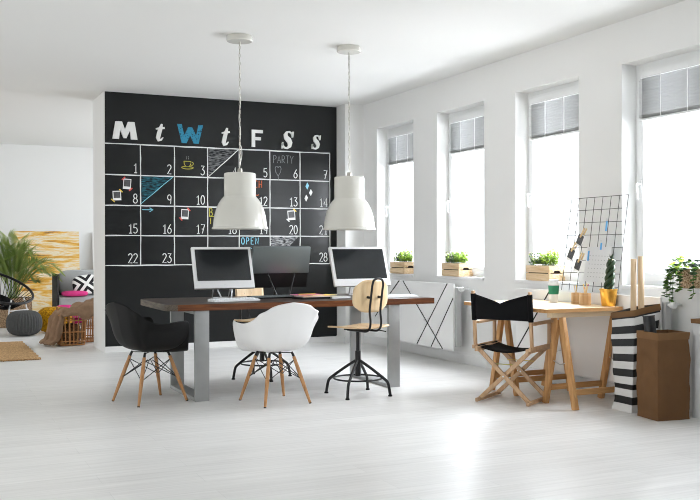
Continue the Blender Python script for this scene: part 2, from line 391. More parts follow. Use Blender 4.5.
def tag(o, label, cat, group=None, kind=None):
    o['label'] = label; o['category'] = cat
    if group: o['group'] = group
    if kind: o['kind'] = kind
    return o
def thing(name, label, cat, loc=(0, 0, 0), rz=0.0, group=None):
    o = bpy.data.objects.new(name, None); C.objects.link(o); o.location = loc; o.rotation_euler = (0, 0, rz)
    o.empty_display_size = 0.1
    return tag(o, label, cat, group)
def struct(o): o['kind'] = 'structure'; return o
def copy_tree(o, parent=None):
    c = o.copy(); C.objects.link(c)
    if parent: c.parent = parent
    for ch in list(o.children): copy_tree(ch, c)
    return c
def facing(fx, fy): return math.atan2(-fx, fy)       # turns local +Y onto (fx, fy)
def catmull(pts, n=8, closed=False):
    pts = [Vector(p) for p in pts]; out = []; m = len(pts)
    for i in range(m if closed else m-1):
        g = lambda k: pts[k % m] if closed else pts[max(0, min(m-1, k))]
        p0, p1, p2, p3 = g(i-1), g(i), g(i+1), g(i+2)
        for k in range(n):
            t = k/n
            out.append(0.5*((2*p1)+(p2-p0)*t+(2*p0-5*p1+4*p2-p3)*t*t+(3*p1-p0-3*p2+p3)*t**3))
    if not closed: out.append(pts[-1].copy())
    return out
def rot_z(a): return Matrix.Rotation(a, 4, 'Z')

# ------------------------------------------------------------------ the room
H = 3.151; WX = 5.323; XL = -3.9; Y0 = -2.6; YB = 17.72; BY = 11.26
struct(MB().box(XL-0.3, WX+0.3, Y0-0.3, YB+0.3, -0.12, 0).build('floor', M_floor))
struct(MB().box(XL-0.3, WX+0.3, Y0-0.3, YB+0.3, H, H+0.15).build('ceiling', M_ceil))
def wall_x(name, x0, x1, ya, yb, openings, z0, z1):
    mb = MB(); y = ya
    for (a, b) in sorted(openings):
        mb.box(x0, x1, y, a, 0, H); mb.box(x0, x1, a, b, 0, z0); mb.box(x0, x1, a, b, z1, H); y = b
    mb.box(x0, x1, y, yb, 0, H)
    return struct(mb.build(name, M_wall))
ops = [(y-WIN_W/2, y+WIN_W/2) for y in WIN_Y if y > 0] + [(y-WIN_W/2, y+WIN_W/2) for y in LOUNGE_Y]
wall_x('wall_right', WX, WX+0.34, Y0, YB, ops, WIN_Z0-0.02, WIN_Z1)
wall_x('wall_left', XL-0.34, XL, Y0, YB, [(y-0.9, y+0.9) for y in LEFT_Y], 0.4, 2.8)  # unseen wall; its openings are added to let the left fill lights in
struct(MB().box(XL, WX, YB, YB+0.2, 0, H).build('wall_back', M_wall))
struct(MB().box(XL, WX, Y0-0.2, Y0, 0, H).build('wall_front', plain('grey_front_wall', (0.20, 0.20, 0.20), 0.8)))
struct(MB().box(1.996, WX, BY, 12.06, 0, H).build('wall_partition', M_wall))
struct(MB().box(5.055, WX, 10.985, BY, 0, H).build('wall_pier', M_wall))
struct(MB().box(2.0, 5.055, BY-0.014, BY, 0, 0.072, bev=0.003).build('baseboard_partition', M_trim))
struct(MB().box(5.041, 5.055, 10.97, BY-0.014, 0, 0.085).box(5.041, WX, 10.971, 10.985, 0, 0.085).build('baseboard_pier', M_trim))
mb = MB(); mb.box(WX-0.014, WX, Y0, 10.971, 0, 0.10, bev=0.003); mb.box(WX-0.006, WX, Y0, 10.971, 0.10, 0.125)
struct(mb.build('baseboard_right', M_trim))
struct(MB().box(XL, 1.9, YB-0.014, YB, 0, 0.10).box(1.9, WX, YB-0.014, YB, 0, 0.10).build('baseboard_back', M_trim))

FX = WX+0.155
def make_window(n, yc):
    y0, y1 = yc-WIN_W/2, yc+WIN_W/2; z0, z1 = WIN_Z0, WIN_Z1
    w = bpy.data.objects.new('window_%d' % n, None); C.objects.link(w); w.location = (FX, yc, z0); struct(w); w.empty_display_size = 0.1
    hw = WIN_W/2; hz = z1-z0; t = 0.055
    mb = MB()
    mb.box(0, 0.08, -hw, -hw+t, 0, hz); mb.box(0, 0.08, hw-t, hw, 0, hz); mb.box(0, 0.08, -hw+t, hw-t, 0, t); mb.box(0, 0.08, -hw+t, hw-t, hz-t, hz)
    mb.build('window_frame', M_frame, w)
    s0, s1, q = hw-t+0.012, 0.055, 0.062
    mb = MB(); x0, x1 = -0.018, 0.05
    mb.box(x0, x1, -s0, -s0+q, t-0.012, hz-t+0.012, bev=0.004); mb.box(x0, x1, s0-q, s0, t-0.012, hz-t+0.012, bev=0.004)
    mb.box(x0, x1, -s0+q, s0-q, t-0.012, t-0.012+q, bev=0.004); mb.box(x0, x1, -s0+q, s0-q, hz-t+0.012-q, hz-t+0.012, bev=0.004)
    sash = mb.build('sash', M_frame, w)
    MB().box(0.012, 0.018, -s0+q, s0-q, t+0.05, hz-t-0.05).build('pane', M_glass, sash)
    hd = MB(); hy = s0-q*0.5; hzc = 1.78-z0
    hd.box(-0.026, -0.018, hy-0.013, hy+0.013, hzc-0.045, hzc+0.035, bev=0.003)
    hd.tube([(-0.026, hy, hzc), (-0.062, hy, hzc)], 0.009, 8)
    hd.tube(catmull([(-0.055, hy, hzc+0.006), (-0.064, hy, hzc-0.006), (-0.064, hy-0.004, hzc-0.06), (-0.060, hy-0.006, hzc-0.125)], 4), [0.010]*8+[0.010]*5, 8)
    hd.build('handle', M_frame, sash)
    sl = MB().box(WX-0.022-FX, 0.0, -hw-0.0, hw+0.0, -0.028, 0.0, bev=0.004)
    sl.build('window_sill', M_sill, w)
    return w
for i, y in enumerate([y for y in WIN_Y if y > 0] + LOUNGE_Y): make_window(i+1, y)

# venetian blinds, each pulled a third of the way down
def make_blind(yc, label):
    b = thing('venetian_blind', label, 'blind', (FX-0.022, yc, 2.70), 0, 'half raised venetian blinds')
    hw = WIN_W/2-0.085
    MB().box(-0.028, 0.0, -hw, hw, -0.042, 0.012, bev=0.003).build('headrail', M_frame, b)
    sl = MB(); z = -0.045
    zs = []
    while z > -0.345: zs.append(z); z -= 0.0240
    while z > -0.372: zs.append(z); z -= 0.0120
    for k, z in enumerate(zs):
        t = math.radians(46)
        M = Matrix.Translation((-0.016, 0, z)) @ Matrix.Rotation(t, 4, 'Y')
        pr = [(-0.0160, -0.0024), (-0.0085, 0.0012), (0.0, 0.0024), (0.0085, 0.0012), (0.0160, -0.0024)]
        sl.grid([[M @ Vector((px, yy, pz)) for px, pz in pr] for yy in (-hw, hw)])
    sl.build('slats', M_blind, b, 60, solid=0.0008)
    MB().box(-0.030, -0.004, -hw, hw, zs[-1]-0.026, zs[-1]-0.008, bev=0.003).build('bottom_rail', M_frame, b)
    for yy in (-hw+0.03, -hw*0.36, hw*0.36, hw-0.03):
        MB().box(-0.0315, -0.0295, yy-0.004, yy+0.004, zs[-1]-0.02, -0.02).build('ladder_tape', M_cord, b)
    MB().tube([(-0.034, 0.0, zs[-1]-0.014), (-0.034, 0.05, zs[-1]-0.020), (-0.034, 0.08, zs[-1]-0.014)], 0.006, 6).build('pull_handle', M_frame, b)
for y, lb in zip(WIN_Y[:4], ('pale slatted blind on the farthest window, next to the pier',
                             'pale slatted blind on the second window from the chalkboard wall',
                             'pale slatted blind on the window left of the wire photo grid',
                             'pale slatted blind on the nearest window, above the trailing plant')):
    make_blind(y, lb)

# ------------------------------------------------------------------ chalkboard with its calendar
cb = thing('chalkboard', 'big black chalkboard wall with a hand-drawn monthly calendar', 'chalkboard', (0, BY, 0))
MB().box(1.999, 5.05, -0.006, -0.0012, 0.0725, H-0.008).build('board_panel', M_board, cb)
CX = [1.999, 2.425, 2.844, 3.268, 3.683, 4.101, 4.521, 4.948]
CZ = [2.520, 2.146, 1.776, 1.410, 1.048]
YC0, YC1 = -0.0085, -0.006
lines = MB(); random.seed(3)
def chalk_line(mb, x0, z0, x1, z1, w, mat=None, seg=10, jit=0.0025):
    pts = []; ws = []
    for i in range(seg+1):
        t = i/seg; pts.append((x0+(x1-x0)*t+random.uniform(-jit, jit)*(abs(z1-z0) > abs(x1-x0)), z0+(z1-z0)*t+random.uniform(-jit, jit)*(abs(x1-x0) >= abs(z1-z0))))
        ws.append(w*random.uniform(0.75, 1.2))
    mb.ribbon(pts, ws, YC0, YC1, mat)
for z in CZ: chalk_line(lines, CX[0]+0.002, z, CX[-1], z, 0.014, seg=24)
for x in CX[1:]: chalk_line(lines, x, CZ[0], x, CZ[-1], 0.013, seg=18)
lines.build('calendar_grid', M_chalk, cb)

def arc(cx, cz, rx, rz, a0, a1, n=8):
    return [(cx+rx*math.cos(math.radians(a0+(a1-a0)*i/n)), cz+rz*math.sin(math.radians(a0+(a1-a0)*i/n))) for i in range(n+1)]
G = {  # strokes in a 0.55 x 1 box
 '0': [arc(.27,.5,.24,.5,90,450,14)], '1': [[(.12,.76),(.34,1),(.34,0)],[(.14,0),(.5,0)]],
 '2': [arc(.27,.75,.23,.25,165,-20,8)+[(.04,.0),(.52,.0)]],
 '3': [[(.06,1),(.48,1),(.22,.6)]+arc(.24,.3,.26,.3,75,-150,8)],
 '4': [[(.40,0),(.40,1),(.04,.3),(.55,.3)]], '5': [[(.48,1),(.10,1),(.07,.55)]+arc(.25,.31,.26,.31,115,-145,8)],
 '6': [[(.42,1),(.12,.55)]+arc(.27,.29,.24,.29,150,-210,12)], '7': [[(.04,1),(.52,1),(.20,0)],[(.14,.5),(.44,.5)]],
 '8': [arc(.27,.76,.20,.24,90,450,12), arc(.27,.26,.25,.26,90,450,12)], '9': [arc(.27,.70,.23,.29,0,360,12),[(.5,.72),(.42,0)]],
 'P': [[(.06,0),(.06,1)]+arc(.2,.74,.3,.26,90,-90,7)+[(.06,.48)]], 'A': [[(0,0),(.27,1),(.54,0)],[(.1,.36),(.44,.36)]],
 'R': [[(.06,0),(.06,1)]+arc(.2,.74,.3,.26,90,-90,7)+[(.1,.48),(.54,0)]], 'T': [[(0,1),(.56,1)],[(.28,1),(.28,0)]],
 'Y': [[(0,1),(.27,.5),(.54,1)],[(.27,.5),(.27,0)]], 'O': [arc(.27,.5,.27,.5,90,450,14)], 'E': [[(.5,1),(.06,1),(.06,0),(.5,0)],[(.06,.52),(.42,.52)]],
 'N': [[(.04,0),(.04,1),(.52,0),(.52,1)]], 'L': [[(.06,1),(.06,0),(.5,0)]], 'U': [[(.04,1),(.04,.3)]+arc(.27,.28,.23,.28,180,360,7)+[(.5,1)]],
 'C': [arc(.30,.5,.27,.5,50,310,10)], 'H': [[(.05,0),(.05,1)],[(.5,0),(.5,1)],[(.05,.5),(.5,.5)]],
 'B': [[(.06,0),(.06,1)]+arc(.2,.76,.24,.24,90,-90,6)+[(.06,.52)]+arc(.22,.26,.28,.26,90,-90,6)+[(.06,0)]],
 'I': [[(.27,0),(.27,1)]], 'D': [[(.06,0),(.06,1)]+arc(.14,.5,.36,.5,90,-90,9)+[(.06,0)]],
}
def write(mb, text, x, z, h, w, adv=0.70, mat=None):
    for ch in text:
        for st in G.get(ch, []): mb.ribbon([(x+px*h*0.86, z+pz*h) for px, pz in st], w, YC0, YC1, mat)
        x += adv*h
    return mb
n = 0
for r in range(4):
    for c in range(7):
        n += 1
        s = str(n); h = 0.112; adv = 0.56
        wd = (len(s)-1)*adv*h + 0.55*h
        write(MB(), s, CX[c+1]-0.028-wd, CZ[r+1]+0.030, h, 0.0110, adv).build('chalk_number', M_chalk, cb)
def cpart(mb, name, mat, label):
    o = mb.build(name, mat, cb); o['label'] = label; return o
# hatched corners
cpart(MB().prism([(CX[3], CZ[0]), (CX[4], CZ[0]), (CX[3], CZ[1])], -0.0078, -0.006), 'hatched_corner', M_hatch_grey, 'grey chalk hatched triangle in the box of day four')
mb = MB(); chalk_line(mb, CX[4], CZ[0], CX[3], CZ[1], 0.010); cpart(mb, 'diagonal_line', M_chalk, 'white chalk diagonal in the box of day four')
cpart(MB().prism([(CX[1], CZ[1]), (CX[2]-0.01, CZ[1]), (CX[1], CZ[2]+0.02)], -0.0078, -0.006), 'hatched_corner', M_hatch_teal, 'teal chalk hatched triangle in the box of day nine')
mb = MB(); chalk_line(mb, CX[2]-0.01, CZ[1], CX[1], CZ[2]+0.02, 0.008); cpart(mb, 'diagonal_line', M_chalk_sky, 'teal chalk diagonal in the box of day nine')
cpart(MB().prism([(CX[5], CZ[3]), (CX[6]-0.02, CZ[3]), (CX[5]+0.06, CZ[4]+0.02), (CX[5], CZ[4]+0.02)], -0.0078, -0.006), 'hatched_corner', M_hatch_white, 'white chalk scribbled corner in the box of day twenty-seven')
# drawings and words
mb = MB()
for st in ([(2.965, 2.34), (2.97, 2.30), (2.99, 2.275), (3.03, 2.275), (3.05, 2.30), (3.055, 2.34), (2.965, 2.34)], arc(3.06, 2.312, .025, .022, 80, -90, 6), arc(3.01, 2.262, .075, .018, 180, 360, 8), arc(3.01, 2.262, .075, .012, 0, 180, 8)):
    mb.ribbon(st, 0.008, YC0, YC1)
cpart(mb, 'cup_drawing', M_chalk_yellow, 'yellow chalk drawing of a cup on a saucer')
mb = MB()
for xx in (2.995, 3.02): mb.ribbon([(xx, 2.365), (xx+0.008, 2.385), (xx-0.002, 2.405)], 0.006, YC0, YC1)
cpart(mb, 'steam_drawing', M_chalk_dim, 'faint chalk steam above the cup drawing')
cpart(write(MB(), 'PARTY', 4.146, 2.365, 0.098, 0.0075, 0.60), 'chalk_word', M_chalk_dim, 'faint chalk word PARTY')
mb = MB(); hx, hz = 4.214, 2.27
mb.ribbon([(hx, hz-0.075), (hx-0.03, hz-0.03), (hx-0.042, hz+0.02), (hx-0.03, hz+0.05), (hx-0.012, hz+0.05), (hx, hz+0.03), (hx+0.012, hz+0.05), (hx+0.03, hz+0.05), (hx+0.042, hz+0.02), (hx+0.03, hz-0.03), (hx, hz-0.075), (hx+0.004, hz-0.13)], 0.007, YC0, YC1)
cpart(mb, 'heart_drawing', M_chalk_dim, 'faint chalk heart balloon under the word PARTY')
cpart(write(MB(), 'LUNCH', 3.712, 2.035, 0.092, 0.010, 0.64), 'chalk_word', M_chalk_orange, 'orange chalk word LUNCH')
mb = MB(); mb.ribbon([(3.88, 1.93), (3.90, 1.945), (3.925, 1.935), (3.95, 1.945)], 0.010, YC0, YC1); cpart(mb, 'chalk_squiggle', M_chalk_orange, 'orange chalk squiggle under LUNCH')
mb = MB(); mb.ribbon([(2.443, 1.728), (2.575, 1.728)], 0.010, YC0, YC1); mb.ribbon([(2.535, 1.752), (2.578, 1.728), (2.535, 1.704)], 0.010, YC0, YC1)
cpart(mb, 'arrow_drawing', M_chalk_sky, 'blue chalk arrow pointing right')
cpart(write(MB(), 'OPEN', 3.712, 1.305, 0.085, 0.011, 0.74), 'chalk_word', M_chalk_sky, 'sky blue chalk word OPEN')
mb = MB(); mb.ribbon([(3.80, 1.245), (3.83, 1.26), (3.86, 1.245), (3.90, 1.262)], 0.010, YC0, YC1); cpart(mb, 'chalk_squiggle', M_chalk_sky, 'sky blue chalk squiggle under OPEN')
mb = write(MB(), 'B', 3.287, 1.66, 0.10, 0.010); mb.ribbon([(3.287, 1.655), (3.36, 1.655)], 0.008, YC0, YC1); write(mb, 'I', 3.287, 1.56, 0.08, 0.010)
cpart(mb, 'chalk_word', M_chalk_yellow, 'yellow chalk letters behind the left lamp')
# blue chalk W
Wp = lambda pts: [(2.88+0.33*u, 2.565+0.235*v) for u, v in pts]
mb = MB()
mb.prism(Wp([(0, 1), (.18, 1), (.27, .42), (.42, .86), (.58, .86), (.73, .42), (.82, 1), (1, 1), (.83, 0), (.64, 0), (.5, .42), (.36, 0), (.17, 0)]), YC0, YC1)
cpart(mb, 'chalk_letter', M_chalk_blue, 'big blue chalk letter W')

# raised white letters above the columns
def letter(name, label, mb):
    o = mb.build(name, M_letter, None, 30, (0, BY-0.006, 0)); tag(o, label, 'letter', 'raised weekday letters on the chalkboard'); return o
D0, D1 = -0.026, -0.001
Mx, Mz, Mw, Mh = 2.085, 2.577, 0.30, 0.212
mb = MB().prism([(Mx+Mw*u, Mz+Mh*v) for u, v in [(0, 0), (.12, 1), (.38, 1), (.5, .55), (.62, 1), (.88, 1), (1, 0), (.74, 0), (.70, .52), (.56, .06), (.44, .06), (.30, .52), (.26, 0)]], D0, D1)
letter('letter_block', 'raised bold white letter M, first weekday letter at the board left', mb)
def small_t(x, z, w, h):
    mb = MB()
    f = lambda pts: [(x+w*u, z+h*v) for u, v in pts]
    mb.ribbon(f([(.74, 1.0), (.60, .72), (.44, .40), (.36, .18), (.44, .05), (.66, .08), (.86, .22)]), [0.02, 0.045, 0.05, 0.05, 0.04, 0.024, 0.012], D0, D1)
    mb.ribbon(f([(.16, .70), (.56, .75), (1.0, .78)]), [0.018, 0.028, 0.022], D0-0.001, D1)
    return mb
letter('letter_block', 'raised white slanted letter t between M and the blue W', small_t(2.593, 2.575, 0.125, 0.21))
letter('letter_block', 'raised white slanted letter t behind the left lamp chain', small_t(3.432, 2.556, 0.120, 0.225))
x, z, w, h = 3.848, 2.558, 0.15, 0.22
mb = MB().prism([(x, z), (x+.045, z), (x+.045, z+h*.40), (x+w*.82, z+h*.40), (x+w*.82, z+h*.58), (x+.045, z+h*.58), (x+.045, z+h*.82), (x+w, z+h*.82), (x+w, z+h), (x, z+h)], D0, D1)
letter('letter_block', 'raised plain white capital F right of the left lamp chain', mb)
def ess(x, z, w, h):
    f = lambda pts: [(x+w*u, z+h*v) for u, v in pts]
    k = h/0.22
    mb = MB().ribbon(f([(.90, .72), (.84, .90), (.66, .98), (.44, .95), (.32, .80), (.38, .64), (.58, .50), (.70, .34), (.66, .14), (.46, .03), (.22, .05), (.08, .16), (.03, .32)]),
        [.014*k, .020*k, .020*k, .028*k, .048*k, .062*k, .070*k, .062*k, .045*k, .026*k, .022*k, .022*k, .014*k], D0, D1)
    mb.prism(f([(.86, .66), (.98, .66), (1.04, 1.0), (.92, 1.0)]), D0, D1); mb.prism(f([(-.04, .0), (.07, .0), (.13, .36), (.02, .36)]), D0, D1)
    return mb
letter('letter_block', 'raised white serif capital S, taller of the two S letters', ess(4.262, 2.556, 0.16, 0.225))
letter('letter_block', 'raised white small s, last weekday letter at the board right', ess(4.684, 2.566, 0.125, 0.185))

# small photos taped to the board
def taped_photo(x, z, w, h, tilt, label, tape):
    t = thing('taped_photo', label, 'photo', (x, BY-0.008, z), 0, 'photos taped to the chalkboard')
    t.rotation_euler = (0, math.radians(tilt), 0)
    MB().box(-w/2, w/2, -0.0012, 0, -h/2, h/2).build('photo_paper', M_paper, t)
    MB().box(-w*.40, w*.40, -0.0018, -0.0012, -h*.25, h*.40).build('picture', M_photo_dark, t)
    for (a, b, m) in tape:
        M = Matrix.Translation((a*w/2, -0.002, b*h/2)) @ Matrix.Rotation(math.radians(45*a*b), 4, 'Y')
        MB().box(-0.026, 0.026, -0.0006, 0, -0.008, 0.008, None, M).build('tape', m, t)
taped_photo(2.262, 2.037, 0.095, 0.125, 4, 'little photo taped upper right in the box of day eight', [(-1, 1, M_red_tape), (1, -1, M_red_tape)])
taped_photo(2.140, 1.893, 0.10, 0.115, -3, 'little grey photo taped lower left in the box of day eight', [(-1, -1, M_yellow_tape), (1, 1, M_yellow_tape)])
taped_photo(2.975, 1.680, 0.095, 0.125, 3, 'little photo taped in the box of day seventeen', [(-1, -1, M_red_tape), (1, 1, M_red_tape)])
taped_photo(4.398, 1.685, 0.105, 0.125, -4, 'little photo taped in the box of day twenty', [(1, 1, M_yellow_tape), (-1, -1, M_paper)])
for (x, z, m, lb) in ((4.622, 2.075, M_sticker_blue, 'light blue diamond magnet, topmost of three in day fourteen'),
                      (4.672, 1.990, M_sticker_white, 'white diamond magnet on the right of three in day fourteen'),
                      (4.606, 1.915, M_sticker_white, 'white diamond magnet, lowest of three in day fourteen')):
    mb = MB().prism([(x, z+.045), (x+.024, z+.006), (x, z-.045), (x-.024, z-.006)], -0.016, -0.0062)
    tag(mb.build('board_magnet', m, None, 30, (0, BY, 0)), lb, 'magnet', 'magnets on the chalkboard')

# ------------------------------------------------------------------ pendant lamps
def make_lamp():
    t = thing('pendant_lamp', 'cream enamel pendant lamp hanging left, over the white monitor', 'lamp', (2.583, 7.87, 0), 0, 'enamel pendant lamps')
    MB().lathe([(0.0, H), (0.112, H), (0.116, H-0.006), (0.116, H-0.042), (0.110, H-0.050), (0.0, H-0.050)], 40).build('ceiling_rose', M_enamel, t)
    ch = MB(); z = H-0.05; k = 0
    while z > 1.99:
        pts = []
        for i in range(10):
            a = 2*PI*i/10; rr, hh = 0.0065*math.cos(a), 0.021*math.sin(a)
            pts.append((rr if k % 2 else 0, 0 if k % 2 else rr, z-0.017+hh))
        ch.tube(pts, 0.0026, 5, closed=True); z -= 0.036; k += 1
    ch.build('chain', M_chrome, t)
    cb_ = MB(); pts = []
    for i in range(60):
        q = i/59; zz = H-0.05-q*(H-0.05-1.95); a = q*26
        r = 0.007 + 0.022*max(0, math.sin(PI*min(1, max(0, (q-0.80)/0.2))))
        pts.append((r*math.cos(a if q < .8 else a*0.3), r*math.sin(a if q < .8 else a*0.3), zz))
    cb_.tube(pts, 0.0032, 6); cb_.build('cable', M_cable, t)
    MB().lathe([(0.0, 1.966), (0.020, 1.966), (0.022, 1.95), (0.022, 1.925), (0, 1.925)], 16).build('cable_grip', M_chrome, t)
    outer = [(0.0, 1.926), (0.128, 1.926), (0.139, 1.921), (0.142, 1.910), (0.142, 1.722), (0.146, 1.712), (0.165, 1.692), (0.190, 1.655), (0.212, 1.605), (0.229, 1.545), (0.238, 1.485), (0.242, 1.442), (0.250, 1.438), (0.253, 1.424)]
    inner = [(0.249, 1.424), (0.238, 1.440), (0.233, 1.485), (0.224, 1.545), (0.207, 1.605), (0.185, 1.655), (0.160, 1.690), (0.138, 1.712), (0.138, 1.918), (0.0, 1.920)]
    MB().lathe(outer+inner, 56).build('lamp_shade', M_enamel, t, 40)
    MB().lathe([(0, 1.92), (0.03, 1.92), (0.03, 1.80), (0.0, 1.80)], 16).build('socket', M_enamel, t)
    bl = MB().ball((0, 0, 1.74), 0.045, nu=16, nv=10); bl.build('bulb', M_paper, t)
    return t
lampA = make_lamp()
lampB = copy_tree(lampA); lampB.location = (3.662, 7.87, 0); lampB['label'] = 'cream enamel pendant lamp hanging right, above the wooden swivel stool'

# ------------------------------------------------------------------ long desk
desk = thing('long_desk', 'long dark wooden desk with reddish edge on steel loop legs', 'table', (0, 0, 0))
TX0, TX1, TY0, TY1, TZ = 1.785, 4.26, 7.31, 8.40, 0.795
def rrect(x0, x1, y0, y1, r, n=6, corners=(1, 1, 1, 1)):
    out = []
    for (cx, cy_, a0, rr) in ((x1-r, y1-r, 0, corners[0]), (x0+r, y1-r, 90, corners[1]), (x0+r, y0+r, 180, corners[2]), (x1-r, y0+r, 270, corners[3])):
        if rr:
            out += [(cx+r*math.cos(math.radians(a0+90*i/n)), cy_+r*math.sin(math.radians(a0+90*i/n))) for i in range(n+1)]
        else:
            out.append({0: (x1, y1), 90: (x0, y1), 180: (x0, y0), 270: (x1, y0)}[a0])
    return out
def slab(mb, poly, z0, z1, mt, ms=None, msel=None):
    a = [mb.bm.verts.new((x, y, z0)) for x, y in poly]; b = [mb.bm.verts.new((x, y, z1)) for x, y in poly]
    it, is_ = mb.mi(mt), mb.mi(ms or mt)
    mb.face(list(reversed(a)), it); mb.face(b, it)
    for i in range(len(poly)):
        j = (i+1) % len(poly); mi = is_
        if msel: mi = mb.mi(msel((poly[i][0]+poly[j][0])/2, (poly[i][1]+poly[j][1])/2))
        mb.face([a[i], a[j], b[j], b[i]], mi)
    return mb
mb = MB()
slab(mb, rrect(TX0, TX1, TY0, TY1, 0.12, 6, (0, 1, 1, 0)), TZ-0.052, TZ, M_table_top, msel=lambda x, y: M_table_end if x < TX0+0.10 else M_table_edge)
mb.build('tabletop', None, desk, 25)
for x0, x1 in ((2.018, 2.138), (3.797, 3.907)):
    ya, yb = TY0+0.012, TY1-0.24; zt = TZ-0.053; w = 0.02
    mb = MB()
    mb.box(x0, x1, ya, ya+0.035, 0, zt, bev=0.002); mb.box(x0, x1, yb-0.035, yb, 0, zt, bev=0.002)
    mb.box(x0, x1, ya+0.035, yb-0.035, 0, 0.03); mb.box(x0, x1, ya+0.035, yb-0.035, zt-0.03, zt)
    mb.build('leg', M_leg_steel, desk)

# ------------------------------------------------------------------ shell armchairs on dowel legs
RIM = [(0, .270, .405), (.16, .258, .408), (.225, .225, .450), (.262, .205, .545), (.282, .192, .655), (.294, .10, .672), (.293, -.02, .664), (.284, -.12, .664), (.248, -.212, .702), (.160, -.272, .800), (0, -.292, .835)]
def make_shell_chair(name, label, cat, shell_mat, loc, rz):
    t = thing(name, label, cat, loc, rz, 'moulded shell armchairs')
    half = catmull([Vector(p) for p in RIM], 6)
    rim = half + [Vector((-p.x, p.y, p.z)) for p in reversed(half[1:-1])]
    c = Vector((0, 0.0, 0.418)); ns = 14; rows = []
    for p in rim:
        row = []
        back = max(0, min(1, (p.z-0.40)/0.30))
        for j in range(1, ns+1):
            s = j/ns
            g = 1-(1-s)**(1.0+1.25*back); h = s**(1.2+1.4*back)
            if back > 0.5: g *= (1 - 0.05*math.sin(PI*s)*back)
            sag = -0.012*math.sin(PI*s)*(1-back)
            q = Vector((c.x+(p.x-c.x)*g, c.y+(p.y-c.y)*g, c.z+(p.z-c.z)*h+sag))
            if p.y < -0.1 and p.z > .74 and s > .86:                      # the rim rolls outward
                d = Vector((p.x, p.y, 0)).normalized()*0.030*((s-.86)/.14)**1.5; q += d; q.z -= 0.004*((s-.86)/.14)
            if abs(p.x) > .2 and p.z > .5 and s > .84: q.x += math.copysign(0.042*((s-.84)/.16)**1.6*max(0, min(1, (.17-p.y)/.15)), p.x)
            row.append(q)
        rows.append([c+Vector((0, 0, -0.006))]+row)
    MB().grid(rows, None, closed_u=True).build('seat_shell', shell_mat, t, 60, solid=0.006, subsurf=1, weld=True)
    for sx in (-1, 1):
        for sy in (1, -1):
            top = Vector((sx*0.112, sy*0.118, 0.375)); bot = Vector((sx*0.205, sy*0.225, 0.0))
            lg = MB(); pts = [top.lerp(bot, k/8) for k in range(9)]
            lg.tube(pts, [0.0135, 0.0145, 0.0155, 0.016, 0.0155, 0.0145, 0.013, 0.0115, 0.010], 12)
            leg = lg.build('leg', M_beech, t)
            MB().tube([bot+Vector((0, 0, 0.0)), bot.lerp(top, 0.02)], 0.0112, 10).build('foot_cap', M_blackmetal, leg)
            mnt = MB(); mnt.tube([(sx*0.10, sy*0.105, 0.412), top.lerp(bot, -0.02), top.lerp(bot, 0.03)], [0.010, 0.011, 0.009], 8)
            mnt.build('leg_bracket', M_blackmetal, leg)
    br = MB()
    P4 = {(sx, sy): (Vector((sx*0.112, sy*0.118, 0.375)), Vector((sx*0.205, sy*0.225, 0.0))) for sx in (-1, 1) for sy in (-1, 1)}
    pt = lambda k, f: P4[k][0].lerp(P4[k][1], f)
    ks = [(-1, -1), (1, -1), (1, 1), (-1, 1)]
    for i in range(4):
        a, b = ks[i], ks[(i+1) % 4]
        br.tube([pt(a, 0.06), pt(b, 0.48)], 0.0035, 6); br.tube([pt(b, 0.06), pt(a, 0.48)], 0.0035, 6)
    mid = Vector((0, 0, 0.33))
    for k in ks: br.tube([pt(k, 0.48), mid + Vector((k[0]*.012, k[1]*.012, 0.01)), ], 0.0035, 6)
    br.tube([(-.10, -.105, .405), (.10, .105, .405)], 0.004, 6); br.tube([(-.10, .105, .405), (.10, -.105, .405)], 0.004, 6)
    br.build('wire_bracing', M_blackmetal, t)
    return t
make_shell_chair('shell_armchair', 'black moulded shell armchair on wooden dowel legs at the desk end', 'chair', M_blackplastic, (1.695, 7.525, 0), facing(.95, .31))
make_shell_chair('shell_armchair', 'white moulded shell armchair on wooden dowel legs before the desk', 'chair', M_whiteplastic, (2.605, 7.045, 0), facing(-.13, .99))

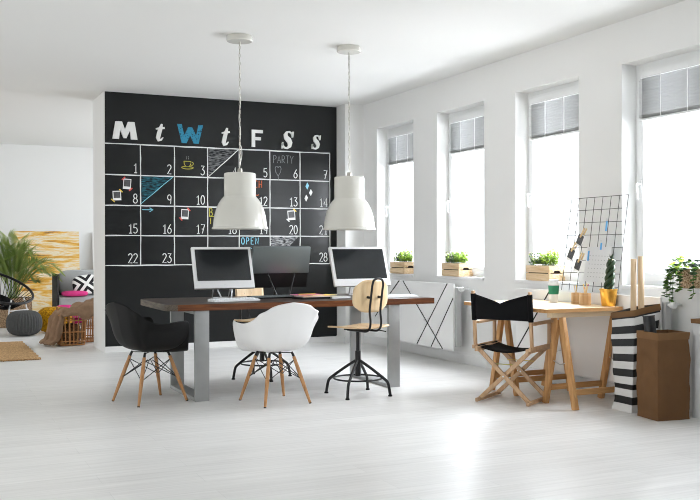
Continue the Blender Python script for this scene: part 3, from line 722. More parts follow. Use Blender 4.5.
# ------------------------------------------------------------------ swivel stools
def make_stool(label, loc, rz, base_rot=0.0):
    t = thing('swivel_stool', label, 'chair', loc, rz, 'plywood swivel stools with black tube frames')
    MB().tube([(0, 0, .16), (0, 0, .375)], 0.0235, 16).tube([(0, 0, .375), (0, 0, .552)], 0.015, 14).build('post', M_blackmetal, t)
    for k in range(4):
        a = base_rot + PI/4 + k*PI/2; d = Vector((math.cos(a), math.sin(a), 0))
        pts = catmull([d*0.02+Vector((0, 0, .292)), d*0.12+Vector((0, 0, .228)), d*0.225+Vector((0, 0, .152)), d*0.262+Vector((0, 0, .118)), d*0.276+Vector((0, 0, .07)), d*0.286+Vector((0, 0, .012))], 5)
        lg = MB().tube(pts, 0.0125, 10).build('leg', M_blackmetal, t)
        MB().lathe([(0, 0), (.018, 0), (.018, .010), (.010, .016), (0, .016)], 14, tuple(d*0.286)).build('foot_pad', M_blackplastic, lg)
    MB().tube([(0.205*math.cos(2*PI*i/40), 0.205*math.sin(2*PI*i/40), 0.143) for i in range(40)], 0.0075, 8, closed=True).build('foot_ring', M_blackmetal, t)
    # seat: gently dished plywood
    rows = []; nx, ny = 18, 16
    def outline(u, v):
        x = 0.215*u; y = 0.205*v
        k = 0.92+0.08*(1-v)/2
        return x*k, y
    for i in range(nx+1):
        row = []
        for j in range(ny+1):
            u, v = -1+2*i/nx, -1+2*j/ny
            uu = u*math.sqrt(1-0.18*v*v*v*v); vv = v*math.sqrt(1-0.18*u*u*u*u)
            x, y = outline(uu, vv); row.append(Vector((x, y, 0.575+0.012*u*u-0.018*max(0, v-.5)**1.5+0.012*max(0, -v-.4))))
        rows.append(row)
    seat = MB().grid(rows).build('seat', M_ply_seat, t, 60, solid=0.013)
    for (x, y) in ((-.06, -.05), (.06, -.05), (-.06, .07), (.06, .07)):
        MB().lathe([(0, 0.5828), (.007, .5826), (.007, .581)], 10, (x, y, 0.0)).build('screw', M_blackmetal, seat)
    MB().box(-.07, .07, -.12, .10, .552, .5635).build('seat_plate', M_blackmetal, t)
    # backrest
    rows = []
    for i in range(19):
        row = []
        for j in range(15):
            u, v = -1+2*i/18, -1+2*j/14
            uu = u*math.sqrt(1-0.42*v**4); vv = v*math.sqrt(1-0.42*u**4)
            row.append(Vector((0.200*uu, -0.185+0.030*uu*uu-0.012*vv, 0.850+0.137*vv)))
        rows.append(row)
    bk = MB().grid(rows).build('backrest', M_ply, t, 60, solid=0.012)
    for sx in (-1, 1):
        MB().tube([(sx*0.062, -0.176, 0.842), (sx*0.062, -0.228, 0.838)], 0.011, 10).build('back_clip', M_blackmetal, bk)
    x = 0.062
    half = [(x, .06, .556), (x, -.10, .553), (x, -.175, .556), (x, -.212, .585), (x, -.222, .64), (x, -.212, .72), (x, -.222, .80), (x, -.238, .90), (x, -.246, .945), (x*.75, -.250, .985), (0, -.252, .998)]
    full = half + [(-p[0], p[1], p[2]) for p in reversed(half[:-1])]
    MB().tube(catmull(full, 5), 0.0095, 10).build('back_tube', M_blackmetal, t)
    MB().tube([(.03, -.02, .550), (.17, -.10, .545), (.215, -.125, .535)], 0.005, 6).build('height_lever', M_blackmetal, t)
    return t
st1 = make_stool('plywood swivel stool with black tube frame in front of the desk', (3.375, 7.085, 0), facing(-.30, .954), -0.27)
st2 = copy_tree(st1); st2.location = (2.98, 8.41, 0); st2.rotation_euler = (0, 0, facing(.50, -.866)); st2['label'] = 'plywood swivel stool behind the desk, mostly hidden by the white armchair'
for ch_ in st2.children:                                   # its seat is screwed lower
    if ch_.name.startswith(('seat', 'backrest', 'back_tube', 'height_lever')): ch_.location.z -= 0.03
    if ch_.name.startswith('leg'): ch_.rotation_euler.z = 0.5

# ------------------------------------------------------------------ monitors and things on the desk
def make_white_monitor(label, loc, rz, w=0.555, h=0.40, tilt=22):
    t = thing('white_monitor', label, 'monitor', loc, rz, 'white monitors on the long desk')
    M = Matrix.Translation((0, 0, 0.100)) @ Matrix.Rotation(math.radians(-tilt), 4, 'X')   # screen faces -Y, leaning back
    body = MB().box(-w/2, w/2, 0, 0.035, 0, h, None, M, bev=0.006).build('housing', M_monwhite, t)
    MB().box(-w/2+0.028, w/2-0.028, -0.002, 0.0, 0.072, h-0.026, None, M).build('screen', M_screen, t)
    MB().box(-0.012, 0.012, -0.001, 0.0, 0.034, 0.040, None, M).build('power_button', M_key, body)
    for sx in (-1, 1):
        MB().tube([(sx*0.075, 0.06, 0.20), (sx*0.062, 0.02, 0.07), (sx*0.045, -0.03, 0.012), (sx*0.03, 0.0, 0.006)], 0.007, 8).build('stand_leg', M_silver, t)
    MB().tube([(-0.075, 0.06, 0.20), (-0.08, 0.13, 0.09), (-0.075, 0.18, 0.006), (0.075, 0.18, 0.006), (0.08, 0.13, 0.09), (0.075, 0.06, 0.20)], 0.007, 8).build('stand_prop', M_silver, t)
    return t
make_white_monitor('white framed monitor under the left pendant lamp', (2.475, 7.955, TZ), math.radians(-1.5))
make_white_monitor('white framed monitor behind the wooden swivel stool', (3.805, 7.86, TZ), math.radians(-1.5), 0.585, 0.40)

t = thing('dark_monitor', 'dark monitor turned away, its black back towards the front', 'monitor', (3.06, 8.17, TZ), math.radians(2))
M = Matrix.Translation((0, 0, 0.085)) @ Matrix.Rotation(math.radians(12), 4, 'X')
w, h = 0.58, 0.40
MB().box(-w/2, w/2, 0.0, 0.022, 0, h, None, M, bev=0.006).build('housing', M_monback2, t)
MB().box(-w/2, w/2, -0.030, 0.0, 0.145, h, None, M, bev=0.010).build('back_cover', M_monback, t)
MB().box(-w/2+.02, w/2-.02, 0.022, 0.024, 0.05, h-0.02, None, M).build('screen', M_screen, t)
for sx in (-1, 1):
    MB().tube([(sx*0.135, -0.045, 0.235), (sx*0.130, -0.075, 0.20), (sx*0.062, -0.115, 0.012), (sx*0.03, -0.115, 0.007)], 0.006, 8).build('stand_leg', M_blackmetal, t)
MB().tube([(-0.062, -0.115, 0.007), (0.062, -0.115, 0.007)], 0.006, 8).build('stand_foot', M_blackmetal, t)
MB().tube([(0, 0.02, 0.15), (0, 0.11, 0.006)], 0.007, 8).build('stand_prop', M_blackmetal, t)

def make_keyboard(label, loc, rz, mat, kmat, w=0.44, d=0.135):
    t = thing('keyboard', label, 'keyboard', loc, rz)
    MB().prism([(-d/2, 0), (d/2, 0), (d/2, 0.022), (-d/2, 0.010)], -w/2, w/2, None, Matrix.Rotation(PI/2, 4, 'Z') @ Matrix.Scale(1, 4)).build('case', mat, t)
    kb = MB(); sl = math.atan2(0.012, d)
    for r in range(5):
        n_ = 15 if r else 8
        for k in range(15):
            x = -w/2+0.018+k*(w-0.036)/14.2; y = -d/2+0.014+r*(d-0.03)/4.3
            z = 0.0102+0.012*(y+d/2)/d
            kb.box(x, x+0.021, y, y+0.017, z, z+0.004)
    kb.build('keys', kmat, t)
    return t
make_keyboard('white keyboard in front of the left white monitor', (2.46, 7.66, TZ), math.radians(9), M_monwhite, M_key)
make_keyboard('white keyboard at the right end of the desk', (4.0, 7.56, TZ), math.radians(3), M_monwhite, M_key, 0.40, 0.13)
make_keyboard('black keyboard in front of the dark monitor', (2.90, 7.93, TZ), math.radians(5), M_blackplastic, M_monback, 0.42, 0.13)

def flat(name, label, cat, x, y, rz, w, d, z0, th, mat, group=None, cover=None):
    t = thing(name, label, cat, (x, y, z0), rz, group)
    MB().box(-w/2, w/2, -d/2, d/2, 0.0008 if cover else 0, th-(0.0008 if cover else 0)).build('pages', mat if (not cover or name == 'notebook') else M_paper, t)
    if cover:
        MB().box(-w/2-.001, w/2+.001, -d/2-.001, d/2+.001, th-0.0008, th).build('cover', cover, t)
        MB().box(-w/2-.001, w/2+.001, -d/2-.001, d/2+.001, 0, 0.0008).build('back_cover', cover, t)
    return t
M_orange = plain('orange_cover', (0.80, 0.30, 0.03), 0.5, var=0.25, scale=20); M_mag = plain('pink_cover', (0.70, 0.10, 0.28), 0.4, var=0.2, scale=14)
M_yel = plain('yellow_cover', (0.85, 0.62, 0.10), 0.5, var=0.2, scale=15)
flat('notebook', 'black notebook at the bottom of the colourful pile on the desk', 'notebook', 3.20, 7.70, 0.12, 0.28, 0.21, TZ, 0.016, M_blackplastic, 'papers piled on the desk', M_blackplastic)
flat('notebook', 'grey notebook lying right of the colourful pile on the desk', 'notebook', 3.462, 7.73, 0.20, 0.21, 0.16, TZ, 0.012, M_silver, 'papers piled on the desk', M_monwhite)
flat('magazine', 'orange covered magazine in the pile on the desk', 'magazine', 3.23, 7.75, 0.08, 0.27, 0.20, TZ+0.0162, 0.008, M_orange, 'papers piled on the desk', M_orange)
flat('magazine', 'yellow covered magazine lapping the pile on the desk', 'magazine', 3.32, 7.775, 0.18, 0.26, 0.16, TZ+0.0244, 0.005, M_yel, 'papers piled on the desk', M_yel)
flat('magazine', 'bright pink magazine on top of the pile on the desk', 'magazine', 3.20, 7.80, 0.10, 0.26, 0.18, TZ+0.0296, 0.005, M_mag, 'papers piled on the desk', M_mag)
mb = MB().tube([(3.10, 7.76, TZ+0.0388), (3.27, 7.77, TZ+0.0388)], 0.004, 8)
tag(mb.build('pen', M_yel), 'thin yellow pen lying on the pink magazine', 'pen')
flat('paper_sheet', 'white paper sheet by the right monitor foot', 'paper', 3.70, 7.55, 0.25, 0.21, 0.15, TZ, 0.0015, M_paper)

# ------------------------------------------------------------------ radiators
def make_radiator(label, y0, y1, segs, valve=True):
    t = thing('radiator', label, 'radiator', (0, 0, 0), 0, 'flat white radiators under the windows')
    MB().box(5.175, 5.235, y0-0.03, y1-0.02, 0.19, 0.83, bev=0.004).build('body', M_rad_side, t)
    p = MB().box(5.150, 5.172, y0, y1, 0.15, 0.868, bev=0.003).build('front_panel', M_rad, t)
    for (ya, za, yb, zb) in segs:
        MB().bar((5.1487, ya, za), (5.1487, yb, zb), 0.0135, 0.003, up=(1, 0, 0)).build('black_stripe', M_blackline, p)
    for yy in (y0+0.2, y1-0.2): MB().box(5.235, WX-0.0015, yy-0.02, yy+0.02, 0.2, 0.8).build('wall_bracket', M_rad_side, t)
    if valve:
        v = MB(); v.tube([(5.205, y0-0.03, 0.81), (5.205, y0-0.05, 0.81)], 0.012, 10); v.tube([(5.205, y0-0.04, 0.81), (5.235, y0-0.04, 0.81), (WX-0.002, y0-0.04, 0.81)], 0.009, 8)
        vv = v.build('valve', M_rad, t)
        MB().tube([(5.205, y0-0.05, 0.81), (5.205, y0-0.058, 0.81), (5.205, y0-0.095, 0.81), (5.205, y0-0.102, 0.81)], [0.018, 0.024, 0.026, 0.020], 14).build('valve_knob', M_frame, vv)
    return t
make_radiator('white panel radiator with crossing black lines, right of the desk', 8.44, 10.35,
    [(9.66, 0.867, 9.98, 0.645), (9.57, 0.867, 8.66, 0.152), (8.56, 0.867, 9.234, 0.152), (8.441, 0.715, 8.91, 0.152), (9.98, 0.645, 10.30, 0.40)])
make_radiator('white panel radiator behind the pine trestle table', 5.40, 7.30, [(6.769, 0.866, 7.27, 0.30)])

# ------------------------------------------------------------------ crates with herbs on the sills
def make_crate(yc, label):
    t = thing('wooden_crate', label, 'crate', (5.386, yc, WIN_Z0), 0, 'planter crates on the window sills')
    L, W, Hh, th = 0.36, 0.176, 0.148, 0.010
    for sx in (-1, 1):
        for zz in (0.004, 0.078):
            MB().box(sx*(W/2)-th/2, sx*(W/2)+th/2, -L/2, L/2, zz, zz+0.066, bev=0.0015).build('side_board', M_crate, t)
    for sy in (-1, 1):
        y0, y1 = sy*(L/2-th/2)-th/2, sy*(L/2-th/2)+th/2; q = W/2-th/2
        MB().box(-q, q, y0, y1, 0.004, 0.070, bev=0.0015).build('end_board', M_crate, t)
        mb = MB().prism([(-q, .078), (-.042, .078), (-.034, .094), (-.026, .099), (.026, .099), (.034, .094), (.042, .078), (q, .078), (q, .144), (-q, .144)], y0, y1)
        mb.build('handle_board', M_crate, t)
    for sx in (-1, 1):
        for sy in (-1, 1):
            MB().box(sx*(W/2-.012)-.008, sx*(W/2-.012)+.008, sy*(L/2-.020)-.008, sy*(L/2-.020)+.008, 0.012, 0.142).build('corner_post', M_crate, t)
    MB().box(-W/2+.006, W/2-.006, -L/2+.012, L/2-.012, 0.0, 0.012).build('bottom_board', M_crate, t)
    MB().box(-W/2+.006, W/2-.006, -L/2+.030, L/2-.030, 0.013, 0.115).build('soil', M_soil, t)
    return t
def make_herb(yc, off, label, mat, flowers, n, hgt, seed, wid=0.15):
    random.seed(seed)
    t = thing('potted_herb', label, 'plant', (5.386, yc+off, WIN_Z0+0.116), 0, 'herbs in the sill crates')
    fo = MB(); st = MB(); fl = MB()
    for k in range(n):
        a = random.uniform(0, 2*PI); r = math.sqrt(random.random())
        b = Vector((0.06*r*math.cos(a), wid*0.55*r*math.sin(a), 0.0))
        tip = Vector((b.x*1.35+random.uniform(-.02, .02), b.y*1.35+random.uniform(-.03, .03), hgt*random.uniform(.45, 1.0)*(1-.25*r)))
        tip.x = max(-0.12, min(0.045, tip.x))
        st.tube([b, b.lerp(tip, .5)+Vector((random.uniform(-.01, .01), random.uniform(-.01, .01), 0)), tip], 0.0012, 4)
        for q in range(7):
            p = b.lerp(tip, random.uniform(.3, 1.0)); p.z = max(p.z, .038); d = Vector((random.uniform(-1, .7), random.uniform(-1, 1), random.uniform(-.1, .9))).normalized()
            e = p+d*random.uniform(.018, .036); e.x = min(e.x, 0.07)
            e.y = min(max(e.y, -.079), .074); e.z = max(e.z, .036); fo.leaf(p, e, random.uniform(.012, .020), mat=random.choice(mat))
        if flowers and random.random() < .55:
            fl.ball(tip+Vector((0, 0, .004)), 0.009, nu=6, nv=4)
    st.build('stem', M_leaf, t); fo.build('foliage', None, t, flip=False)
    if flowers: fl.build('flower', M_flower, t)
    return t
for yc, cl, fl, ll in (
    (9.99, 'pale wooden crate on the farthest sill, right of the right monitor', 'white-flowered herb in the crate on the farthest sill', 'lime green herb in the crate on the farthest sill'),
    (8.735, 'pale wooden crate on the second sill, above the radiator end', 'white-flowered herb in the crate above the radiator end', 'lime green herb in the crate above the radiator end'),
    (7.15, 'pale wooden crate on the sill behind the coffee cup', 'white-flowered herb in the crate behind the coffee cup', 'lime green herb in the crate behind the coffee cup')):
    make_crate(yc, cl)
    make_herb(yc, 0.085, fl, [M_leaf, M_deepleaf, M_bluegreen, M_lime], True, 60, 0.185, int(yc*10))
    make_herb(yc, -0.080, ll, [M_lime, M_lime, M_lime, M_leaf], False, 75, 0.215, int(yc*10)+1)

# ------------------------------------------------------------------ director chair
dc = thing('director_chair', 'folding director chair with black canvas seat and back', 'chair', (4.386, 6.254, 0), facing(.845, .535))
HW, HD = 0.218, 0.200
for (y, nm) in ((-HD+0.02, 'rear'), (HD-0.02, 'front')):
    for s_ in (-1, 1):
        yo = y + s_*0.012
        MB().bar((s_*-(HW+.005), yo, 0.02), (s_*(HW-0.01), yo, 0.425), 0.034, 0.018, up=(0, 1, 0), bev=0.003).build('cross_leg', M_chairwood, dc)
    MB().tube([(0, y-0.026, 0.222), (0, y+0.026, 0.222)], 0.007, 8).build('pivot_bolt', M_silver, dc)
for s_ in (-1, 1):
    x = s_*HW
    MB().bar((x, -HD-.04, 0.022), (x, HD+.04, 0.022), 0.020, 0.030, bev=0.003).build('floor_rail', M_chairwood, dc)
    MB().bar((x, -HD-.045, 0.435), (x, HD+.045, 0.435), 0.026, 0.038, bev=0.004).build('seat_rail', M_chairwood, dc)
    MB().bar((x+s_*.024, -HD-.045, 0.452), (x+s_*.024, HD+.045, 0.452), 0.02, 0.03, bev=0.003).build('socket_rail', M_chairwood, dc)
    MB().bar((x+s_*.024, HD-.02, 0.465), (x+s_*.024, HD-.02, 0.638), 0.022, 0.034, up=(0, 1, 0), bev=0.003).build('front_post', M_chairwood, dc)
    MB().bar((x+s_*.024, -HD+.0, 0.465), (x+s_*.024, -HD-.045, 0.905), 0.022, 0.032, up=(0, 1, 0), bev=0.003).build('rear_post', M_chairwood, dc)
    MB().box(x+s_*.024-.028, x+s_*.024+.028, -HD-.0, HD+.045, 0.638, 0.658, bev=0.004).build('armrest', M_chairwood, dc)
rows = []
for i in range(17):
    u = -1+2*i/16; rows.append([Vector((u*(HW+.012), -HD+.01+2*(HD-.01)*j/8, 0.456-0.045*(1-u*u)+0.004*math.sin(j))) for j in range(9)])
MB().grid(rows).build('seat_canvas', M_blackcanvas, dc, 60, solid=0.003)
rows = []
XB = HW+.024
for i in range(33):
    u = -1+2*i/32
    top = 0.888-0.078*(1-abs(u)**0.85); bot = 0.672+0.006*(1-u*u)
    rows.append([Vector((u*(XB+.012), -HD-.022-.020*((bot+(top-bot)*j/8)-.66)/.2-0.030*(1-u*u), bot+(top-bot)*j/8)) for j in range(9)])
MB().grid(rows).build('back_canvas', M_blackcanvas, dc, 60, solid=0.004)
for s_ in (-1, 1):
    MB().tube([(s_*XB, -HD-.020, .668), (s_*XB, -HD-.045, .884)], 0.021, 12).build('canvas_sleeve', M_blackcanvas, dc)
M_strap = plain('patterned_strap', (0.55, 0.52, 0.12), 0.8, var=0.8, scale=40)
MB().bar((-0.115, -HD+0.04, 0.315), (0.115, -HD+0.04, 0.315), 0.003, 0.026, up=(0, 1, 0)).build('webbing_strap', M_strap, dc)
MB().bar((-0.115, HD-0.04, 0.315), (0.115, HD-0.04, 0.315), 0.003, 0.026, up=(0, 1, 0)).build('webbing_strap', M_yellow_tape, dc)

# ------------------------------------------------------------------ trestles and their tabletop
def make_trestle(label, yc):
    t = thing('wooden_trestle', label, 'trestle', (4.84, yc, 0), 0, 'pine trestles under the table')
    for sx in (-1, 1):
        x = sx*0.282
        for sy in (-1, 1):
            MB().bar((x, sy*0.188, 0.0), (x, sy*0.026, 0.702), 0.034, 0.052, up=(0, 1, 0), bev=0.003).build('leg', M_pine_leg, t)
        MB().tube([(x, -0.105, 0.36), (x, 0, 0.33), (x, 0.105, 0.36)], 0.004, 6).build('spreader', M_silver, t)
        MB().tube([(x-.02, 0, .69), (x+.02, 0, .69)], 0.008, 8).build('hinge', M_silver, t)
    for sy in (-1, 1):
        MB().bar((-0.262, sy*0.157, 0.13), (0.262, sy*0.157, 0.13), 0.018, 0.045, bev=0.002).build('stretcher', M_pine_bar, t)
    MB().box(-0.385, 0.300, -0.032, 0.032, 0.702, 0.744, bev=0.003).build('top_beam', M_pine_beam, t)
    return t
make_trestle('pine trestle nearest the striped paper bag', 5.864)
make_trestle('pine trestle behind the director chair', 6.63)
mb = MB(); slab(mb, rrect(4.375, 5.145, 5.80, 7.0, 0.02, 4), 0.7445, 0.774, M_pine_x, M_pine_bar)
tag(mb.build('trestle_tabletop', None), 'pale pine tabletop laid over two trestles', 'tabletop')
TT = 0.774

# coffee cup
t = thing('coffee_cup', 'white paper coffee cup with green sleeve and lid', 'cup', (5.00, 6.52, TT)); t.scale = (1.15, 1.15, 1.17)
MB().lathe([(0, 0), (.029, 0), (.030, .004), (.040, .145), (.0, .146)], 28).build('cup_body', M_paper, t)
MB().lathe([(.0365, .062), (.0415, .126), (.0405, .127)], 28).lathe([(.0355, .062), (.0365, .062)], 28).build('sleeve', M_green_sleeve, t)
MB().lathe([(.0425, .144), (.043, .152), (.039, .154), (.0365, .170), (.030, .172), (.0, .169)], 28).build('lid', M_monwhite, t)
# pencil cups
def make_pencil_cup(x, y, label, r=0.036, h=0.095):
    t = thing('pencil_cup', label, 'cup', (x, y, TT), 0, 'bamboo pencil cups on the trestle table')
    n_ = 26; cup = MB()
    for k in range(n_):
        a = 2*PI*k/n_; cup.tube([(r*math.cos(a), r*math.sin(a), 0.0), (r*math.cos(a), r*math.sin(a), h)], 0.0042, 6)
    cup.lathe([(0, 0.001), (r, 0.001), (r, 0.008), (0, 0.008)], 26); cup.lathe([(r-.006, .008), (r-.006, h-.004), (r-.001, h-.004), (r-.001, .008)], 26)
    cup.build('cup_body', M_pine, t)
    for z in (.02, h-.02): MB().tube([((r+.004)*math.cos(2*PI*i/30), (r+.004)*math.sin(2*PI*i/30), z) for i in range(30)], 0.0018, 5, closed=True).build('binding', M_crate, t)
make_pencil_cup(5.055, 6.285, 'bamboo pencil cup on the trestle table, nearer the coffee cup')
make_pencil_cup(5.00, 6.10, 'wider bamboo pencil cup nearer the gold pot', 0.044, 0.10)
for (x, y, dx, dy, ln, m, tip, lb) in (
    (5.055, 6.285, -.022, .055, .150, M_pencil, M_pencil, 'plain pencil leaning left in the left bamboo cup'),
    (5.055, 6.285, .0, -.012, .150, M_pencil, M_yellow_tape, 'yellow-tipped pencil upright in the left bamboo cup'),
    (5.00, 6.10, .0, .062, .170, M_pencil, M_yellow_tape, 'yellow-tipped pencil leaning left in the wider bamboo cup'),
    (5.00, 6.10, .0, .012, .140, M_pencil, M_orange, 'short pencil in the middle of the wider bamboo cup'),
    (5.00, 6.10, .010, -.045, .175, M_pencil, M_yellow_tape, 'tall yellow pencil leaning right in the wider bamboo cup'),
    (5.00, 6.10, .030, -.068, .170, M_pencil, M_pink, 'pink-tipped pencil leaning right in the wider bamboo cup')):
    t = thing('pencil', lb, 'pencil', (x, y, TT+.010), 0, 'pencils in the bamboo cups')
    b = Vector((-dx*.18, -dy*.18, 0)); d = Vector((dx*.5, dy*.5, .145)).normalized()
    MB().tube([b, b+d*ln*.9], 0.0036, 6).build('shaft', m, t); MB().tube([b+d*ln*.9, b+d*ln], [0.0042, 0.0036], 6).build('tip', tip, t)
# gold pot with braided plant
t = thing('braided_plant', 'braided dark green plant in a hammered gold pot', 'plant', (5.075, 5.90, TT)); t.scale = (1.06, 1.06, 1.06)
MB().lathe([(0, 0), (.050, 0), (.053, .004), (.066, .125), (.070, .126), (.070, .134), (.064, .134), (.060, .118), (0, .116)], 40).build('pot', M_gold, t)
MB().lathe([(0, .121), (.059, .121)], 24).build('soil', M_soil, t)
for k in range(3):
    pts = []; rs = []
    for i in range(46):
        q = i/45; a = 2*PI*(k/3)+q*2*PI*1.7; r = 0.026*(1-.25*q)
        pts.append((r*math.cos(a)+0.012*q, r*math.sin(a)-0.05*q*0.4, .10+.27*q)); rs.append(0.0185*(1-.25*q) if q < .92 else 0.014*(1-(q-.92)/.1))
    MB().tube(pts, rs, 10).build('braided_stem', M_darkleaf, t)
mb = MB(); random.seed(4)
for k in range(9):
    a = k*2.4; mb.leaf((.012, -.02, .355), (.012+.022*math.cos(a), -.02+.022*math.sin(a), .395+.008*(k % 3)), .013)
mb.build('leaf_tuft', M_darkleaf, t, flip=False)
MB().tube([(.012+.017*math.cos(2*PI*i/16), -.018+.017*math.sin(2*PI*i/16), .358) for i in range(16)], .004, 6, closed=True).build('tie', M_pencil, t)
# sheets of paper on the tabletop
for (x, y, r, lb) in ((4.62, 6.60, .1, 'white sheet on the trestle table behind the director chair'), (4.78, 6.22, -.12, 'white sheet on the trestle table in front of the pencil cups')):
    flat('paper_sheet', lb, 'paper', x, y, r, .30, .42, TT, .0012, M_paper, 'sheets on the trestle table')

# ------------------------------------------------------------------ wire grid leaning on the wall
gx = lambda f: 5.165+0.128*f                       # leans back: f = 0 bottom, 1 top
GY0, GY1, GZ0, GZ1 = 5.905, 6.635, TT, 1.688
GA = math.atan2(0.128, GZ1-GZ0); GL = math.hypot(0.128, GZ1-GZ0)
gr = thing('wire_grid', 'dark wire memo grid leaning between the two nearest windows', 'wire grid', (5.175, 6.27, 0.875))
gr.rotation_euler = (0, math.atan2(0.115, 1.688-0.875), 0)
GL = math.hypot(0.115, 1.688-0.875); gw = 0.73
wr = MB()
for k in range(8): wr.tube([(0, -gw/2+gw*k/7, 0), (0, -gw/2+gw*k/7, GL)], 0.0026, 6)
wr.build('vertical_wires', M_wire, gr)
wr = MB()
for k in range(8): wr.tube([(-0.003, -gw/2-.004, 0.05+(GL-0.05)*k/7), (-0.003, gw/2+.004, 0.05+(GL-0.05)*k/7)], 0.0026, 6)
wr.build('horizontal_wires', M_wire, gr)
MG = Matrix.Translation(gr.location) @ gr.rotation_euler.to_matrix().to_4x4()
def on_grid(name, label, cat, y, z, roll, group=None):
    t = thing(name, label, cat, (0, 0, 0), 0, group)
    t.matrix_world = MG @ Matrix.Translation((-0.010, y, z)) @ Matrix.Rotation(math.radians(roll), 4, 'X')
    return t
PHO = [(.255, .350, 22, 'little dark photo pegged lowest on the left of the wire grid', 'wooden peg holding the left photo on the wire grid'),
       (.155, .475, 22, 'little dark photo pegged highest on the wire grid', 'wooden peg holding the highest photo on the wire grid'),
       (.150, .255, 18, 'little dark photo pegged above the pencil cups on the wire grid', 'wooden peg holding the photo above the pencil cups')]
for (y, z, rl, lp, lc) in PHO:
    t = on_grid('pegged_photo', lp, 'photo', y, z+.022, rl, 'photos pegged to the wire grid')
    MB().box(-.001, .0, -.045, .045, -.115, .0).build('photo_paper', M_paper, t)
    MB().box(-.0016, -.001, -.038, .038, -.095, -.008).build('picture', M_photo_dark, t)
    t = on_grid('clothes_peg', lc, 'peg', y-.010, z+.034, rl+8, 'wooden pegs on the wire grid')
    MB().box(-.012, -.004, -.008, .008, -.045, .048, bev=.002).build('front_jaw', M_pencil, t)
    MB().box(.0135, .019, -.008, .008, -.045, .048, bev=.002).build('rear_jaw', M_pencil, t)
    MB().tube([(-.013, .0, 0), (.020, .0, 0)], .003, 6).build('spring', M_silver, t)
M_sheet = translucent('thin_paper', (0.80, 0.81, 0.82), (0.8, 0.8, 0.8), 0.3)
t = on_grid('paper_sheet', 'white printed sheet clipped low on the wire grid', 'paper', -.09, .385, 1)
MB().box(-.0008, 0, -.155, .155, -.30, 0).build('sheet', M_sheet, t)
ln = MB()
for r in range(6):
    for c in range(7):
        ln.box(-.0011, -.0008, -.13+c*.038, -.13+c*.038+.014, -.08-r*.036, -.08-r*.036+.006)
ln.build('printed_marks', M_rad_side, t)
for (y, z, ln_, lb) in ((-.155, .605, .085, 'blue clip high on the right of the wire grid'), (.035, .35, .085, 'blue clip in the middle of the wire grid'), (-.115, .42, .06, 'blue clip above the printed sheet on the wire grid')):
    t = on_grid('plastic_clip', lb, 'clip', y, z, 0, 'blue clips on the wire grid')
    MB().box(-.009, -.002, -.008, .008, -ln_, 0, bev=.002).build('jaw', M_blueclip, t)
    MB().tube([(-.006, -.007, 0), (-.012, -.005, .022), (-.012, .005, .022), (-.006, .007, 0)], .0015, 5).build('wire_loop', M_silver, t)
t = on_grid('wire_hook', 'thin bent hook hung at the upper left of the wire grid', 'hook', .255, .60, 0)
MB().tube(catmull([(-.004, 0, .0), (-.01, .012, .03), (-.004, .0, .05), (-.004, -.012, .03), (-.004, .0, -.03), (-.008, .014, -.06), (-.004, 0, -.085), (-.004, -.016, -.065)], 5), .0018, 5).build('hook_wire', M_wire, t)

# ------------------------------------------------------------------ paper bags and rolls
def make_bag(name, label, cat, loc, rz, w, d, h, body, cuff, cuff_h, seed, stripes=None, lean=(0, 0), crumple=0.012, neck=1.0, waist=0.0, slope=0.0, mouth=None):
    t = thing(name, label, cat, loc, rz, 'paper bags on the floor at the right')
    def ring(z, grow=0.0, nz=0.0):
        f = z/h
        k = 1.0 - waist*math.sin(PI*min(1, max(0, f))**0.55)**2
        wx, dy = w/2*(k+(neck-1)*f)+grow, d/2*(k+(neck-1)*f)+grow
        out = []
        n_ = 12
        P4 = [(wx, -dy), (wx, dy), (-wx, dy), (-wx, -dy)]
        if mouth:
            e = f*f*(3-2*f)
            P4 = [(a[0]+(b[0]-a[0])*e+math.copysign(grow*e, b[0]), a[1]+(b[1]-a[1])*e+math.copysign(grow*e, b[1])) for a, b in zip(P4, mouth)]
        for i in range(4):
            a, b = P4[i], P4[(i+1) % 4]
            for q in range(n_):
                s = q/n_; x = a[0]+(b[0]-a[0])*s; y = a[1]+(b[1]-a[1])*s
                cor = min(s, 1-s)
                nv = noise.noise(Vector((x*7+seed, y*7, z*6)))+0.5*noise.noise(Vector((x*16+seed, y*16, z*15)))
                am = crumple*nv*(0.35+0.65*min(1, z/0.06))
                nrm = Vector((x/max(wx, dy), y/max(wx, dy), 0)).normalized()
                out.append(Vector((x+lean[0]*f, y+lean[1]*f, z*(1+slope*x/w)))+nrm*am)
        return out
    N_ = 40
    zs = [h*i/N_ for i in range(N_+1)]
    mb = MB()
    V = [[mb.bm.verts.new(p) for p in ring(z)] for z in zs]; m_ = len(V[0])
    for i in range(N_):
        zc = (zs[i]+zs[i+1])/2/h
        mat = body
        if stripes: mat = stripes[1] if (int(zc*stripes[2]+stripes[3]) % 2) else stripes[0]
        mi = mb.mi(mat)
        for k in range(m_): mb.face([V[i][k], V[i][(k+1) % m_], V[i+1][(k+1) % m_], V[i+1][k]], mi)
    mb.face(list(reversed(V[0])), mb.mi(body))
    mb.build('bag_body', None, t, 50, solid=0.003)
    cz = [h-cuff_h, h-cuff_h*.6, h-cuff_h*.25, h+.002]
    P = [ring(z, .005) for z in cz]+[ring(h+.002, -.005), ring(h-cuff_h, -.006)]
    rows = [[P[i][k] for i in range(len(P))] for k in range(m_)]
    MB().grid(rows, None, closed_u=True).build('folded_cuff', cuff, t, 50)
    return t
